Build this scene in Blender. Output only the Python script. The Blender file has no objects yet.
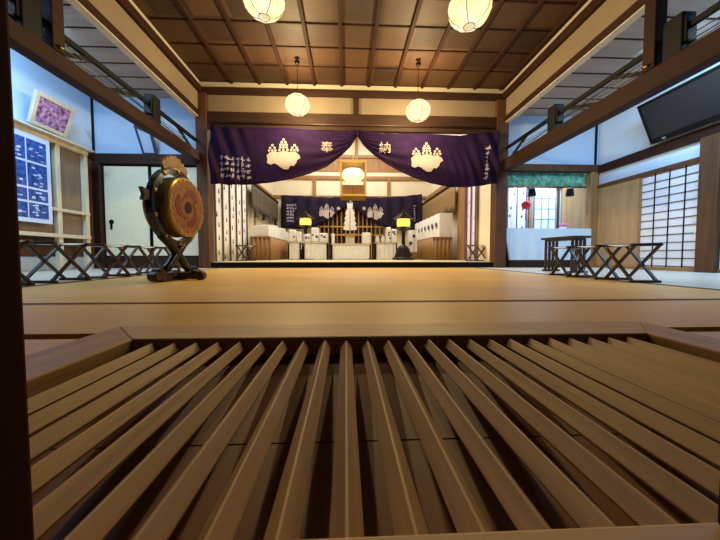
import bpy, math, random
from mathutils import Vector, Matrix
random.seed(7)
C = bpy.context.scene.collection
S = bpy.context.scene
PI = math.pi

# ------------------------------------------------------------------ camera
F = 310.0
CAM = Vector((0, 0, 0.26))
PSI = math.atan(14 / F); TH = math.atan(14 / F)
c_f = Vector((math.sin(PSI) * math.cos(TH), math.cos(PSI) * math.cos(TH), -math.sin(TH)))
c_r = Vector((math.cos(PSI), -math.sin(PSI), 0))
c_u = c_r.cross(c_f)
cam_d = bpy.data.cameras.new('camera'); cam = bpy.data.objects.new('camera', cam_d); C.objects.link(cam)
cam_d.sensor_width = 36; cam_d.lens = F / 720 * 36; cam_d.clip_start = 0.01; cam_d.clip_end = 200
M = Matrix((c_r, c_u, -c_f)).transposed().to_4x4(); M.translation = CAM
cam.matrix_world = M
S.camera = cam

def at(px, py, Y=None, X=None, Z=None):
    """Point of the place seen at a photo position, on a plane of constant depth, side or height."""
    d = c_f * F + c_r * (px - 360) - c_u * (py - 270)
    if Y is not None: t = (Y - CAM.y) / d.y
    elif X is not None: t = (X - CAM.x) / d.x
    else: t = (Z - CAM.z) / d.z
    return CAM + d * t

# ------------------------------------------------------------------ materials
def srgb(r, g, b):
    f = lambda v: (v / 255 / 12.92) if v / 255 <= .04045 else ((v / 255 + .055) / 1.055) ** 2.4
    return (f(r), f(g), f(b), 1)

def mat(name, col, rough=.6, metal=0, var=0.0, scale=(6, 6, 6), detail=4, bump=0.0, col2=None, emit=None, estr=0, spec=.4, coord='Object'):
    m = bpy.data.materials.new(name); m.use_nodes = True
    nt = m.node_tree; b = nt.nodes['Principled BSDF']
    b.inputs['Roughness'].default_value = rough; b.inputs['Metallic'].default_value = metal
    b.inputs['Specular IOR Level'].default_value = spec
    c = srgb(*col); b.inputs['Base Color'].default_value = c
    if var or col2 or bump:
        tc = nt.nodes.new('ShaderNodeTexCoord'); mp = nt.nodes.new('ShaderNodeMapping')
        mp.inputs['Scale'].default_value = scale
        nz = nt.nodes.new('ShaderNodeTexNoise'); nz.inputs['Scale'].default_value = 1; nz.inputs['Detail'].default_value = detail
        nt.links.new(tc.outputs[coord], mp.inputs[0]); nt.links.new(mp.outputs[0], nz.inputs['Vector'])
        rp = nt.nodes.new('ShaderNodeValToRGB')
        lo = tuple(x * (1 - var) for x in c[:3]) + (1,)
        hi = srgb(*col2) if col2 else tuple(min(1, x * (1 + var)) for x in c[:3]) + (1,)
        rp.color_ramp.elements[0].color = lo; rp.color_ramp.elements[1].color = hi
        rp.color_ramp.elements[0].position = .3; rp.color_ramp.elements[1].position = .7
        nt.links.new(nz.outputs['Fac'], rp.inputs[0]); nt.links.new(rp.outputs[0], b.inputs['Base Color'])
        if bump:
            bp = nt.nodes.new('ShaderNodeBump'); bp.inputs['Strength'].default_value = bump; bp.inputs['Distance'].default_value = .01
            nt.links.new(nz.outputs['Fac'], bp.inputs['Height']); nt.links.new(bp.outputs[0], b.inputs['Normal'])
    if emit:
        b.inputs['Emission Color'].default_value = srgb(*emit); b.inputs['Emission Strength'].default_value = estr
    return m

W = {}
W['box'] = mat('offering_box_wood', (164, 118, 48), .5, var=.22, scale=(60, 3, 60), bump=.12)
W['boxrim'] = mat('offering_box_rim_wood', (182, 140, 84), .5, var=.15, scale=(5, 40, 40), bump=.1)
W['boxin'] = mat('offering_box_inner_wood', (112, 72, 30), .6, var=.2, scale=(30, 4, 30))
W['dark'] = mat('dark_wood', (46, 22, 11), .7, spec=.2, var=.3, scale=(14, 2, 14), bump=.1)
W['darkx'] = mat('dark_wood_crosswise', (50, 29, 17), .65, spec=.25, var=.3, scale=(2, 14, 14), bump=.1)
W['post'] = mat('post_wood', (84, 54, 34), .6, spec=.25, var=.25, scale=(14, 14, 1.5), bump=.1)
W['gate'] = mat('gate_wood', (60, 32, 16), .85, spec=.05, var=.3, scale=(30, 30, 3), bump=.1)
W['mid'] = mat('mid_wood', (150, 108, 66), .5, var=.2, scale=(14, 14, 1.6), bump=.08)
W['panel'] = mat('wood_panel', (172, 134, 92), .45, var=.16, scale=(9, 9, 1.2), bump=.05)
W['pale'] = mat('pale_wood', (206, 192, 164), .5, var=.1, scale=(14, 14, 2))
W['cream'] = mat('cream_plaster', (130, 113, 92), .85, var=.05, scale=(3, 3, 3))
W['cool'] = mat('pale_plaster', (182, 206, 234), .85, var=.03, scale=(2, 2, 2))
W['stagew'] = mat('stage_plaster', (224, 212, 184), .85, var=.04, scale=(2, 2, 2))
W['fusuma'] = mat('fusuma_paper', (244, 230, 196), .8, var=.03, scale=(9, 9, 9))
W['paper'] = mat('shoji_paper', (222, 222, 232), .8, var=.03, scale=(5, 5, 5))
W['white'] = mat('white_cloth', (236, 232, 226), .85, var=.04, scale=(8, 8, 8))
W['coolcloth'] = mat('pale_blue_cloth', (206, 222, 238), .8, var=.03, scale=(4, 4, 4))
W['black'] = mat('black_paint', (4, 4, 4), .6, spec=.2, var=.2, scale=(5, 5, 5))
W['lacquer'] = mat('black_lacquer', (26, 18, 14), .25, var=.2, scale=(8, 8, 8))
W['brass'] = mat('brass', (200, 160, 80), .3, metal=1)
W['gold'] = mat('gilt_wood', (190, 146, 60), .4, metal=.4, var=.2, scale=(20, 20, 20))
W['casepanel'] = mat('case_back_board', (128, 108, 88), .6, var=.15, scale=(3, 9, 1.5))
W['lettergrey'] = mat('faded_white_print', (176, 164, 184), .8)
W['wire'] = mat('grey_cable', (84, 84, 88), .6)
W['frieze'] = mat('white_frieze_plaster', (180, 168, 144), .85, var=.04)
W['stripe'] = mat('dark_stripe_print', (62, 44, 70), .8)
W['red'] = mat('red_cloth', (196, 40, 60), .7, var=.2, scale=(20, 20, 20))
W['border'] = mat('tatami_border_cloth', (66, 24, 14), .8, var=.2, scale=(40, 40, 40))
W['stoolwood'] = mat('stool_wood', (62, 40, 28), .45, var=.3, scale=(20, 20, 20))
W['canvas'] = mat('canvas', (214, 206, 190), .9, var=.06, scale=(30, 30, 30))
W['green'] = mat('green_cloth', (70, 160, 120), .8, var=.3, scale=(16, 16, 16), col2=(150, 206, 186))
W['leaf'] = mat('leaf', (44, 84, 40), .5, var=.3, scale=(20, 20, 20))
W['screen'] = mat('screen_glass', (26, 26, 31), .5)
W['grey'] = mat('grey_metal', (150, 150, 152), .4, metal=.6)
W['blue'] = mat('poster_blue', (26, 46, 128), .6, var=.4, scale=(18, 18, 18), col2=(58, 100, 184))
W['posterwhite'] = mat('poster_white', (196, 214, 244), .6)
W['blueframe'] = mat('dark_blue_frame', (54, 60, 96), .4)
W['fringe'] = mat('rolled_blind_cloth', (84, 72, 60), .85, var=.25, scale=(10, 10, 10))
W['brownblind'] = mat('bamboo_blind', (134, 106, 68), .75, var=.25, scale=(4, 4, 60))
W['print'] = mat('dark_crest_print', (70, 60, 96), .8)
W['purpleprint'] = mat('purple_print', (96, 50, 150), .8)
W['crest'] = mat('white_crest_print', (186, 168, 160), .8, var=.05, scale=(8, 8, 8))

def tatami_mat():
    m = mat('tatami_straw', (196, 152, 92), .42, spec=.5)
    nt = m.node_tree; b = nt.nodes['Principled BSDF']
    tc = nt.nodes.new('ShaderNodeTexCoord')
    mp = nt.nodes.new('ShaderNodeMapping'); mp.inputs['Scale'].default_value = (3, 260, 1)
    n1 = nt.nodes.new('ShaderNodeTexNoise'); n1.inputs['Scale'].default_value = 1; n1.inputs['Detail'].default_value = 2
    mp2 = nt.nodes.new('ShaderNodeMapping'); mp2.inputs['Scale'].default_value = (.7, 1.6, 1)
    n2 = nt.nodes.new('ShaderNodeTexNoise'); n2.inputs['Scale'].default_value = 1; n2.inputs['Detail'].default_value = 3
    L = nt.links.new
    L(tc.outputs['Object'], mp.inputs[0]); L(tc.outputs['Object'], mp2.inputs[0])
    L(mp.outputs[0], n1.inputs['Vector']); L(mp2.outputs[0], n2.inputs['Vector'])
    mx = nt.nodes.new('ShaderNodeMath'); mx.operation = 'ADD'; L(n1.outputs['Fac'], mx.inputs[0]); L(n2.outputs['Fac'], mx.inputs[1])
    rp = nt.nodes.new('ShaderNodeValToRGB')
    dv = nt.nodes.new('ShaderNodeMath'); dv.operation = 'MULTIPLY'; dv.inputs[1].default_value = .5
    L(mx.outputs[0], dv.inputs[0]); L(dv.outputs[0], rp.inputs[0])
    rp.color_ramp.elements[0].position = .3; rp.color_ramp.elements[0].color = srgb(178, 134, 60)
    rp.color_ramp.elements[1].position = .7; rp.color_ramp.elements[1].color = srgb(218, 172, 84)
    L(rp.outputs[0], b.inputs['Base Color'])
    return m
W['tatami'] = tatami_mat()
W['aislefloor'] = mat('pale_floor_boards', (196, 190, 176), .35, var=.1, scale=(3, 20, 3), spec=.5)
W['stagefloor'] = mat('stage_mat', (212, 196, 150), .5, var=.08, scale=(3, 40, 3))

def ceiling_mat():
    """Each coffer board has its own brown."""
    m = mat('ceiling_board_wood', (112, 72, 42), .6)
    nt = m.node_tree; b = nt.nodes['Principled BSDF']; L = nt.links.new
    tc = nt.nodes.new('ShaderNodeTexCoord')
    mp = nt.nodes.new('ShaderNodeMapping'); mp.inputs['Scale'].default_value = (1 / .58, 1 / .56, 0)
    fl = nt.nodes.new('ShaderNodeVectorMath'); fl.operation = 'FLOOR'
    wn = nt.nodes.new('ShaderNodeTexWhiteNoise'); wn.noise_dimensions = '3D'
    mp2 = nt.nodes.new('ShaderNodeMapping'); mp2.inputs['Scale'].default_value = (2.5, 14, 1)
    nz = nt.nodes.new('ShaderNodeTexNoise'); nz.inputs['Scale'].default_value = 1.5; nz.inputs['Detail'].default_value = 5
    L(tc.outputs['Object'], mp.inputs[0]); L(mp.outputs[0], fl.inputs[0]); L(fl.outputs[0], wn.inputs[0])
    L(tc.outputs['Object'], mp2.inputs[0]); L(mp2.outputs[0], nz.inputs['Vector'])
    a = nt.nodes.new('ShaderNodeMath'); a.operation = 'MULTIPLY'; a.inputs[1].default_value = .55; L(wn.outputs['Value'], a.inputs[0])
    s = nt.nodes.new('ShaderNodeMath'); s.operation = 'MULTIPLY_ADD'; s.inputs[1].default_value = .5; L(nz.outputs['Fac'], s.inputs[0]); L(a.outputs[0], s.inputs[2])
    rp = nt.nodes.new('ShaderNodeValToRGB')
    rp.color_ramp.elements[0].position = .15; rp.color_ramp.elements[0].color = srgb(36, 22, 13)
    rp.color_ramp.elements[1].position = .9; rp.color_ramp.elements[1].color = srgb(82, 54, 31)
    L(s.outputs[0], rp.inputs[0]); L(rp.outputs[0], b.inputs['Base Color'])
    return m
W['ceil'] = ceiling_mat()
W['greyboard'] = mat('grey_roof_boards', (170, 150, 134), .7, var=.12, scale=(1, 8, 1))

def cloth_mat(name, col, col2, trans=.25):
    m = mat(name, col, .8, var=.15, scale=(4, 4, 4), col2=col2, spec=.2)
    nt = m.node_tree; b = nt.nodes['Principled BSDF']; out = nt.nodes['Material Output']
    t = nt.nodes.new('ShaderNodeBsdfTranslucent'); t.inputs[0].default_value = srgb(*col2)
    mx = nt.nodes.new('ShaderNodeMixShader'); mx.inputs[0].default_value = trans
    nt.links.new(b.outputs[0], mx.inputs[1]); nt.links.new(t.outputs[0], mx.inputs[2]); nt.links.new(mx.outputs[0], out.inputs[0])
    return m
W['purple'] = cloth_mat('purple_curtain_cloth', (34, 12, 46), (46, 18, 68), .2)
W['navy'] = cloth_mat('dark_purple_curtain_cloth', (28, 18, 38), (34, 22, 50), .05)

def lantern_mat():
    m = bpy.data.materials.new('lantern_paper'); m.use_nodes = True
    nt = m.node_tree; nt.nodes.clear(); L = nt.links.new
    out = nt.nodes.new('ShaderNodeOutputMaterial')
    em = nt.nodes.new('ShaderNodeEmission')
    tc = nt.nodes.new('ShaderNodeTexCoord'); nz = nt.nodes.new('ShaderNodeTexNoise'); nz.inputs['Scale'].default_value = 9; nz.inputs['Detail'].default_value = 2
    L(tc.outputs['Object'], nz.inputs['Vector'])
    rp = nt.nodes.new('ShaderNodeValToRGB')
    rp.color_ramp.elements[0].position = .35; rp.color_ramp.elements[0].color = srgb(248, 222, 150)
    rp.color_ramp.elements[1].position = .65; rp.color_ramp.elements[1].color = srgb(255, 246, 206)
    L(nz.outputs['Fac'], rp.inputs[0]); L(rp.outputs[0], em.inputs[0]); em.inputs[1].default_value = LAN_E
    tr = nt.nodes.new('ShaderNodeBsdfTransparent')
    mx = nt.nodes.new('ShaderNodeMixShader'); mx.inputs[0].default_value = .55
    L(tr.outputs[0], mx.inputs[1]); L(em.outputs[0], mx.inputs[2]); L(mx.outputs[0], out.inputs[0])
    return m
LAN_E = 1.6
W['lantern'] = lantern_mat()
W['lampglass'] = mat('lit_lamp_glass', (250, 226, 140), .5, emit=(255, 214, 84), estr=1.2)
W['lampwhite'] = mat('lit_white_glass', (250, 240, 210), .5, emit=(255, 236, 190), estr=1.0)
W['gable'] = mat('gable_paper_lit', (246, 236, 206), .7, var=.02)

def drumskin():
    m = mat('drum_skin', (128, 72, 38), .5, var=.3, scale=(22, 22, 22), col2=(160, 102, 54))
    return m
W['skin'] = drumskin()
W['skinred'] = mat('drum_red_paint', (112, 48, 28), .55, var=.3, scale=(20, 20, 20))
W['drumbody'] = mat('drum_body_olive_gilt', (84, 68, 36), .45, var=.3, scale=(16, 16, 16), metal=.2)
W['gilt'] = mat('drum_gilt_rim', (170, 140, 72), .35, metal=.5, var=.15, scale=(30, 30, 30))
W['flower'] = mat('flower_picture', (84, 34, 98), .5, var=.75, scale=(17, 17, 17), detail=2, col2=(206, 156, 208))
W['flame'] = mat('flame_finial_wood', (146, 112, 70), .5, var=.25, scale=(20, 20, 20))

# ------------------------------------------------------------------ mesh helpers
class MB:
    def __init__(s): s.v = []; s.f = []; s.m = []
    def add(s, vs, fs, m=0):
        b = len(s.v); s.v += [tuple(v) for v in vs]
        s.f += [tuple(b + i for i in f) for f in fs]; s.m += [m] * len(fs); return s
    def box(s, x0, x1, y0, y1, z0, z1, m=0):
        if x0 > x1: x0, x1 = x1, x0
        if y0 > y1: y0, y1 = y1, y0
        if z0 > z1: z0, z1 = z1, z0
        vs = [(x0, y0, z0), (x1, y0, z0), (x1, y1, z0), (x0, y1, z0), (x0, y0, z1), (x1, y0, z1), (x1, y1, z1), (x0, y1, z1)]
        return s.add(vs, [(3, 2, 1, 0), (4, 5, 6, 7), (0, 1, 5, 4), (1, 2, 6, 5), (2, 3, 7, 6), (3, 0, 4, 7)], m)
    def bar(s, p, q, w, h, m=0, up=(0, 0, 1)):
        p = Vector(p); q = Vector(q); d = (q - p).normalized(); u = Vector(up)
        if abs(d.dot(u)) > .98: u = Vector((0, 1, 0))
        a = d.cross(u).normalized(); b = a.cross(d).normalized(); a *= w / 2; b *= h / 2
        vs = [p - a - b, p + a - b, p + a + b, p - a + b, q - a - b, q + a - b, q + a + b, q - a + b]
        return s.add(vs, [(0, 1, 2, 3), (7, 6, 5, 4), (4, 5, 1, 0), (5, 6, 2, 1), (6, 7, 3, 2), (7, 4, 0, 3)], m)
    def tube(s, pts, r, n=8, m=0, cap=True):
        pts = [Vector(p) for p in pts]; rr = r if isinstance(r, (list, tuple)) else [r] * len(pts)
        b = []; vs = []; fs = []
        for i, p in enumerate(pts):
            d = (pts[min(i + 1, len(pts) - 1)] - pts[max(i - 1, 0)]).normalized()
            u = Vector((0, 0, 1)) if abs(d.z) < .95 else Vector((0, 1, 0))
            a = d.cross(u).normalized(); c = a.cross(d)
            for k in range(n):
                t = 2 * PI * k / n; vs.append(p + (a * math.cos(t) + c * math.sin(t)) * rr[i])
        for i in range(len(pts) - 1):
            for k in range(n):
                fs.append((i * n + k, i * n + (k + 1) % n, (i + 1) * n + (k + 1) % n, (i + 1) * n + k))
        if cap: fs.append(tuple(range(n))[::-1]); fs.append(tuple((len(pts) - 1) * n + k for k in range(n)))
        return s.add(vs, fs, m)
    def lathe(s, prof, n=24, axis='z', o=(0, 0, 0), m=0, cap=True):
        vs = []; fs = []
        for r, z in prof:
            for k in range(n):
                t = 2 * PI * k / n; a, b = r * math.cos(t), r * math.sin(t)
                p = (a, b, z) if axis == 'z' else ((z, a, b) if axis == 'x' else (b, z, a))
                vs.append((p[0] + o[0], p[1] + o[1], p[2] + o[2]))
        for i in range(len(prof) - 1):
            for k in range(n):
                fs.append((i * n + k, i * n + (k + 1) % n, (i + 1) * n + (k + 1) % n, (i + 1) * n + k))
        if cap: fs.append(tuple(range(n))[::-1]); fs.append(tuple((len(prof) - 1) * n + k for k in range(n)))
        return s.add(vs, fs, m)
    def prism(s, poly, fn, d0, d1, m=0):
        """poly: 2D points; fn(a, b, d) -> 3D."""
        n = len(poly); vs = [fn(a, b, d0) for a, b in poly] + [fn(a, b, d1) for a, b in poly]
        fs = [tuple(range(n))[::-1], tuple(range(n, 2 * n))] + [(i, (i + 1) % n, n + (i + 1) % n, n + i) for i in range(n)]
        return s.add(vs, fs, m)
    def grid(s, fn, nu, nv, m=0):
        vs = [fn(i / nu, j / nv) for j in range(nv + 1) for i in range(nu + 1)]
        fs = [(j * (nu + 1) + i, j * (nu + 1) + i + 1, (j + 1) * (nu + 1) + i + 1, (j + 1) * (nu + 1) + i) for j in range(nv) for i in range(nu)]
        return s.add(vs, fs, m)
    def build(s, name, mats, parent=None, smooth=False, bevel=0, solid=0):
        me = bpy.data.meshes.new(name); me.from_pydata(s.v, [], s.f)
        for m in (mats if isinstance(mats, (list, tuple)) else [mats]): me.materials.append(m)
        for p, k in zip(me.polygons, s.m): p.material_index = k; p.use_smooth = smooth
        me.update()
        import bmesh
        bm = bmesh.new(); bm.from_mesh(me); bmesh.ops.recalc_face_normals(bm, faces=bm.faces); bm.to_mesh(me); bm.free()
        o = bpy.data.objects.new(name, me); C.objects.link(o)
        if parent: o.parent = parent
        if solid:
            k = o.modifiers.new('thickness', 'SOLIDIFY'); k.thickness = solid; k.offset = 0
        if bevel:
            k = o.modifiers.new('edge', 'BEVEL'); k.width = bevel; k.segments = 2; k.limit_method = 'ANGLE'
        return o

def tag(o, label, cat, group=None):
    o['label'] = label; o['category'] = cat
    if group: o['group'] = group
    return o
def thing(name, label, cat, loc, rz=0, group=None):
    o = bpy.data.objects.new(name, None); C.objects.link(o); o.empty_display_size = .1
    o.location = loc; o.rotation_euler = (0, 0, rz); return tag(o, label, cat, group)
def struct(name, mb, m, bevel=0, parent=None, smooth=False):
    o = mb.build(name, m, parent, smooth=smooth, bevel=bevel)
    if not parent: o['kind'] = 'structure'
    return o
def copy_tree(o, loc, rz=None, label=None):
    r = o.copy(); C.objects.link(r); r.location = loc
    if rz is not None: r.rotation_euler = (0, 0, rz)
    if label: r['label'] = label
    for ch in list(o.children):
        c = ch.copy(); C.objects.link(c); c.parent = r
        for g in list(ch.children):
            d = g.copy(); C.objects.link(d); d.parent = c
    return r

# ------------------------------------------------------------------ main dimensions
D = 6.9                                  # stage front
XL = at(203, 200, Y=D).x; XR = at(501, 200, Y=D).x
zc = lambda px, py, Y=D: at(px, py, Y=Y).z
HC = (XL + XR) / 2
Z_CEIL = zc(300, 84.5); Z_T1 = zc(300, 91); Z_T0 = zc(300, 97.5); Z_B0 = zc(300, 115.5); Z_LIN = zc(300, 127)
print('Z', Z_CEIL, Z_T1, Z_T0, Z_B0, Z_LIN)
AXL = at(96, 200, Y=D).x; AXR = at(597, 200, Y=D).x
SF = 0.133                                # stage floor height
BY = 13.5                                 # stage back wall
print('XL', XL, 'XR', XR, 'AXL', AXL, 'zs', [round(zc(350, y), 2) for y in (83, 90, 97, 116, 127, 160, 267.6)])

# ------------------------------------------------------------------ floors
g = MB(); g.box(-7, 7, -1.0, 15, -.62, -.55); struct('ground', g, W['dark'])
BX0, BX1, BY1 = -.60, .835, .84            # outside of the offering box
AL0, AR0 = -2.72, 2.85                     # where the side floors begin
fl = MB()
fl.box(AL0, AR0, 1.07, D - .06, -.08, 0, 0)
# mat borders across the hall and along it
fl.box(AL0, AR0, 1.72, 1.775, 0, .0015, 1)
for y in (2.62, 3.5, 4.38, 5.26, 6.1):
    pass
fl.box(AL0, AR0, 1.0, 1.07, -.08, -.02, 2)
fl.box(AL0, BX0 - .01, .05, 1.0, -.08, 0, 0); fl.box(BX1 + .01, AR0, .05, 1.0, -.08, 0, 0)
fl.box(BX0 - .01, BX1 + .01, BY1 + .01, 1.0, -.08, 0, 0)
struct('floor', fl, [W['tatami'], W['border'], W['dark']])
fa = MB(); fa.box(AXL - .1, AL0, .6, D + .1, -.08, 0); struct('floor_aisle_left', fa, W['aislefloor'])
fa = MB(); fa.box(AR0, AXR + .1, .6, D + .1, -.08, 0); fa.box(XR + .1, 7.9, D + .1, 9.1, -.08, 0); struct('floor_aisle_right', fa, W['aislefloor'])
tr = MB(); tr.box(AL0 - .03, AL0 + .03, .6, D - .2, 0, .004); struct('trim_1', tr, W['border'])
tr = MB(); tr.box(AR0 - .03, AR0 + .03, .6, D - .2, 0, .004); struct('trim_2', tr, W['border'])
sf = MB(); sf.box(XL + .1, XR - .1, D - .04, BY + .1, SF - .06, SF); struct('floor_stage', sf, W['stagefloor'])
rs = MB(); rs.box(XL + .12, XR - .12, D - .05, D + .02, 0, SF - .035); rs.box(XL + .12, XR - .12, D - .08, D + .02, SF - .035, SF - .012)
struct('trim_stage_riser', rs, W['black'], bevel=.004)

# ------------------------------------------------------------------ offering box
RZ = CAM.z - .185; NZ = CAM.z - .190; RDG = CAM.z - .193
box = thing('offering_box', 'large wooden slatted offering box filling the near edge of the hall', 'offering box', (.12, .44, -.55))
O = Vector((.12, .44, -.55))
def bmb(): return MB()
def shift(mb): mb.v = [tuple(Vector(v) - O) for v in mb.v]; return mb
IX0, IX1, IY1, IY0 = -.477, .725, .706, .203
r = MB(); q = [(BX0, BY1), (BX1, BY1), (IX1, IY1), (IX0, IY1)]
fz = lambda a, b, d: (a, b, d)
r.prism(q, fz, RZ - .045, RZ); shift(r).build('rim_board', W['boxrim'], box, bevel=.004)
r = MB(); r.prism([(BX0, .04), (BX0, BY1), (IX0, IY1), (IX0, .04)], fz, RZ - .045, RZ); shift(r).build('rim_board', W['box'], box, bevel=.004)
r = MB(); r.prism([(BX1, .04), (BX1, BY1), (IX1, IY1), (IX1, .04)], fz, RZ - .045, RZ); shift(r).build('rim_board', W['box'], box, bevel=.004)
r = MB(); r.box(IX0 + .001, IX1 - .001, .04, IY0, NZ - .12, NZ); shift(r).build('rim_board', W['boxrim'], box, bevel=.003)
for (a, b, c, d) in ((BX0 + .02, BX1 - .02, BY1 - .05, BY1 - .02), (BX0 + .02, BX0 + .05, .06, BY1 - .05), (BX1 - .05, BX1 - .02, .06, BY1 - .05), (BX0 + .05, BX1 - .05, .06, .09)):
    r = MB(); r.box(a, b, c, d, -.55, (RZ if c > .1 or b - a < .1 else NZ) - (.046 if (c > .1 or b - a < .1) else .121)); shift(r).build('side_panel', W['box'], box)
# slats: house-shaped bars running away from the camera
PITCH = .0479
for k in range(-9, 15):
    w = .0132; x = k * PITCH + random.uniform(-.0008, .0008); zt = RDG + random.uniform(-.0008, .0008)
    sl = MB(); pr = [(-w + .002, -.0185), (w - .002, -.0185), (w, -.0145), (.0012, 0), (-.0012, 0), (-w, -.0145)]
    sl.prism(pr, lambda a, b, d, x=x, zt=zt: (x + a, d, zt + b), IY0 + .0005, IY1 - .001)
    shift(sl).build('slat', W['box'], box, bevel=.0008)
# inner boards below the slats
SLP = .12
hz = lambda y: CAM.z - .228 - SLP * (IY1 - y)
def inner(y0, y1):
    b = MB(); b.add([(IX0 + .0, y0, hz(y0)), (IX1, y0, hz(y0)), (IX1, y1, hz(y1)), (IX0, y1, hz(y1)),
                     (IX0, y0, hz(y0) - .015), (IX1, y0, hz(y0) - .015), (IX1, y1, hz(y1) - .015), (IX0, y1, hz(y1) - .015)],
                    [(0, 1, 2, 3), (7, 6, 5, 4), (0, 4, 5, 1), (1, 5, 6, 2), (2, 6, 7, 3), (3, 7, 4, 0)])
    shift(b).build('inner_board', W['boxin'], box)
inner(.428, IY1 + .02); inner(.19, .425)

# gate bars standing on the near board of the box
for px, s, lab in ((37, -1, 'dark upright gate bar standing by the box slats on the drum side'), (714, 1, 'dark upright gate bar standing by the box slats on the television side')):
    x = at(px, 535, Y=.20).x
    gb = MB(); gb.box(x, x + s * .055, .145, .20, NZ, 1.7)
    o = gb.build('gate_bar', W['gate'], bevel=.003); tag(o, lab, 'gate bar', 'gate bars before the offering box')

# ------------------------------------------------------------------ ceiling of the hall
ce = MB(); ce.box(XL, XR, .3, D, Z_CEIL, Z_CEIL + .05); struct('ceiling', ce, W['ceil'])
n = 0
x = HC - .29 - .58 * 6
bx = MB()
while x < XR:
    if x > XL + .1: bx.box(x - .03, x + .03, .3, D - .05, Z_CEIL - .055, Z_CEIL)
    x += .58
struct('ceiling_batten', bx, W['dark'], bevel=.006)
by = MB(); y = .64
while y < D - .1:
    by.box(XL + .05, XR - .05, y - .011, y + .011, Z_CEIL - .02, Z_CEIL); y += .56
struct('ceiling_seam', by, W['darkx'])

# ------------------------------------------------------------------ upper walls round the hall
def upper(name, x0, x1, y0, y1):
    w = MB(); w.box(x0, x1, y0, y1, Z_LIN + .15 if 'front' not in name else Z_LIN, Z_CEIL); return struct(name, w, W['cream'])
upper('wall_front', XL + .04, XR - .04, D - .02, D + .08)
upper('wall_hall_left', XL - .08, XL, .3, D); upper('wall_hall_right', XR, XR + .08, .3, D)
ti = 3
def trim(mb, m, bevel=.006):
    global ti
    o = struct('trim_%d' % ti, mb, m, bevel=bevel); ti += 1; return o
fr = MB()
fr.box(XL, XR, D - .09, D - .02, Z_T0, Z_T1); fr.box(XL, XR, D - .12, D - .02, zc(300, 132), Z_B0)
cx = at(356, 110, Y=D).x
fr.box(cx - .06, cx + .06, D - .07, D - .02, Z_B0, Z_T0)
trim(fr, W['darkx'])
fr = MB(); fr.box(XL, XR, D - .06, D - .02, Z_T1, Z_CEIL - .02); trim(fr, W['frieze'])
for xx, s in ((XL, 1), (XR, -1)):
    fr = MB(); fr.box(xx, xx + s * .07, .3, D - .1, Z_T0, Z_T1); fr.box(xx - s * .09, xx + s * .03, .3, D, Z_B0 - .11, Z_B0); trim(fr, W['dark'])
    fr = MB(); fr.box(xx, xx + s * .02, .3, D - .1, Z_T1, Z_CEIL - .02); trim(fr, W['frieze'])
    fr = MB(); fr.box(xx - s * .1, xx + s * .012, .3, D, Z_B0 - .125, Z_B0 - .11); trim(fr, W['pale'], 0)

# pillars at the stage front
for px0, px1 in ((198, 209), (495, 506.5)):
    a, b = at(px0, 200, Y=D - .1).x, at(px1, 200, Y=D - .1).x
    p = MB(); p.box(a, b, D - .145, D + .125, 0, Z_T0 - .004); struct('pillar', p, W['post'], bevel=.012)
# main side beams
def beam_side(sx, ptop, plow, xin):
    wid = .16
    t = at(*ptop, X=xin).z; b = at(*plow, X=xin + sx * wid).z
    bm = MB(); bm.box(xin, xin + sx * wid, .4, D - .1, b, t); struct('beam', bm, W['dark'], bevel=.012)
    print('beam', sx, round(b, 2), round(t, 2)); return b, t
lb, lt = beam_side(-1, (100, 81), (100, 104), XL + .06)
rb, rt = beam_side(1, (600, 100), (600, 124.4), XR - .06)
# short posts on the beams with brass fittings
STRUT = []
for sx, px, t, xx in ((-1, 52, lt, XL), (1, 655, rt, XR)):
    xb = xx
    y = at(px, 30, X=xx).y
    p = MB(); p.box(xb - .07, xb + .07, y - .07, y + .07, t, Z_B0 - .05); struct('pillar', p, W['dark'], bevel=.01)
    h = MB(); xf = xb - sx * .07
    h.tube([(xf - sx * .01, y - .03, t + .05), (xf - sx * .03, y - .0, t + .03), (xf - sx * .012, y + .03, t + .07)], .014, 8)
    o = h.build('brass_hook', W['brass'], smooth=True)
    tag(o, 'small brass hook on the short post over the beam, ' + ('drum side' if sx < 0 else 'television side'), 'hook', 'brass hooks')
# black lighting rails with brackets and cables
for sx, xx, t, pxs, yk in ((-1, XL - .05, lt, (152, 28), 'above the drum'), (1, XR + .05, rt, (556, 676), 'above the stools by the television')):
    t0 = thing('lighting_rail', 'black rail with box brackets and cables on the beam ' + yk, 'rail', (xx, 4, t), 0, 'black rails on the side beams')
    rz = .27
    m = MB(); m.box(-.025, .025, -3.4, 2.75, rz - .03, rz + .03); m.build('rail', W['black'], t0, bevel=.004)
    for px in pxs:
        y = at(px, 100, X=xx).y - 4
        m = MB(); m.box(-.08, .08, y - .1, y + .1, .0, .42); m.box(-.06, .06, y - .13, y + .13, .1, .34); m.build('bracket', W['black'], t0, bevel=.015)
    for y0, y1 in ((2.62, 2.0), (.25, .95), (-.5, .1)):
        m = MB(); m.bar((0, y0, .01), (0, y1, rz), .03, .05); m.build('brace', W['black'], t0)
    m = MB()
    for k in range(3):
        m.tube([(-sx * .02 * k, y_, .1 + .02 * k + .03 * math.sin(y_ * 2 + k)) for y_ in [j * .2 - 1.2 for j in range(18)]], .006, 6)
    m.build('cable', W['wire'], t0, smooth=True)

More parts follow.
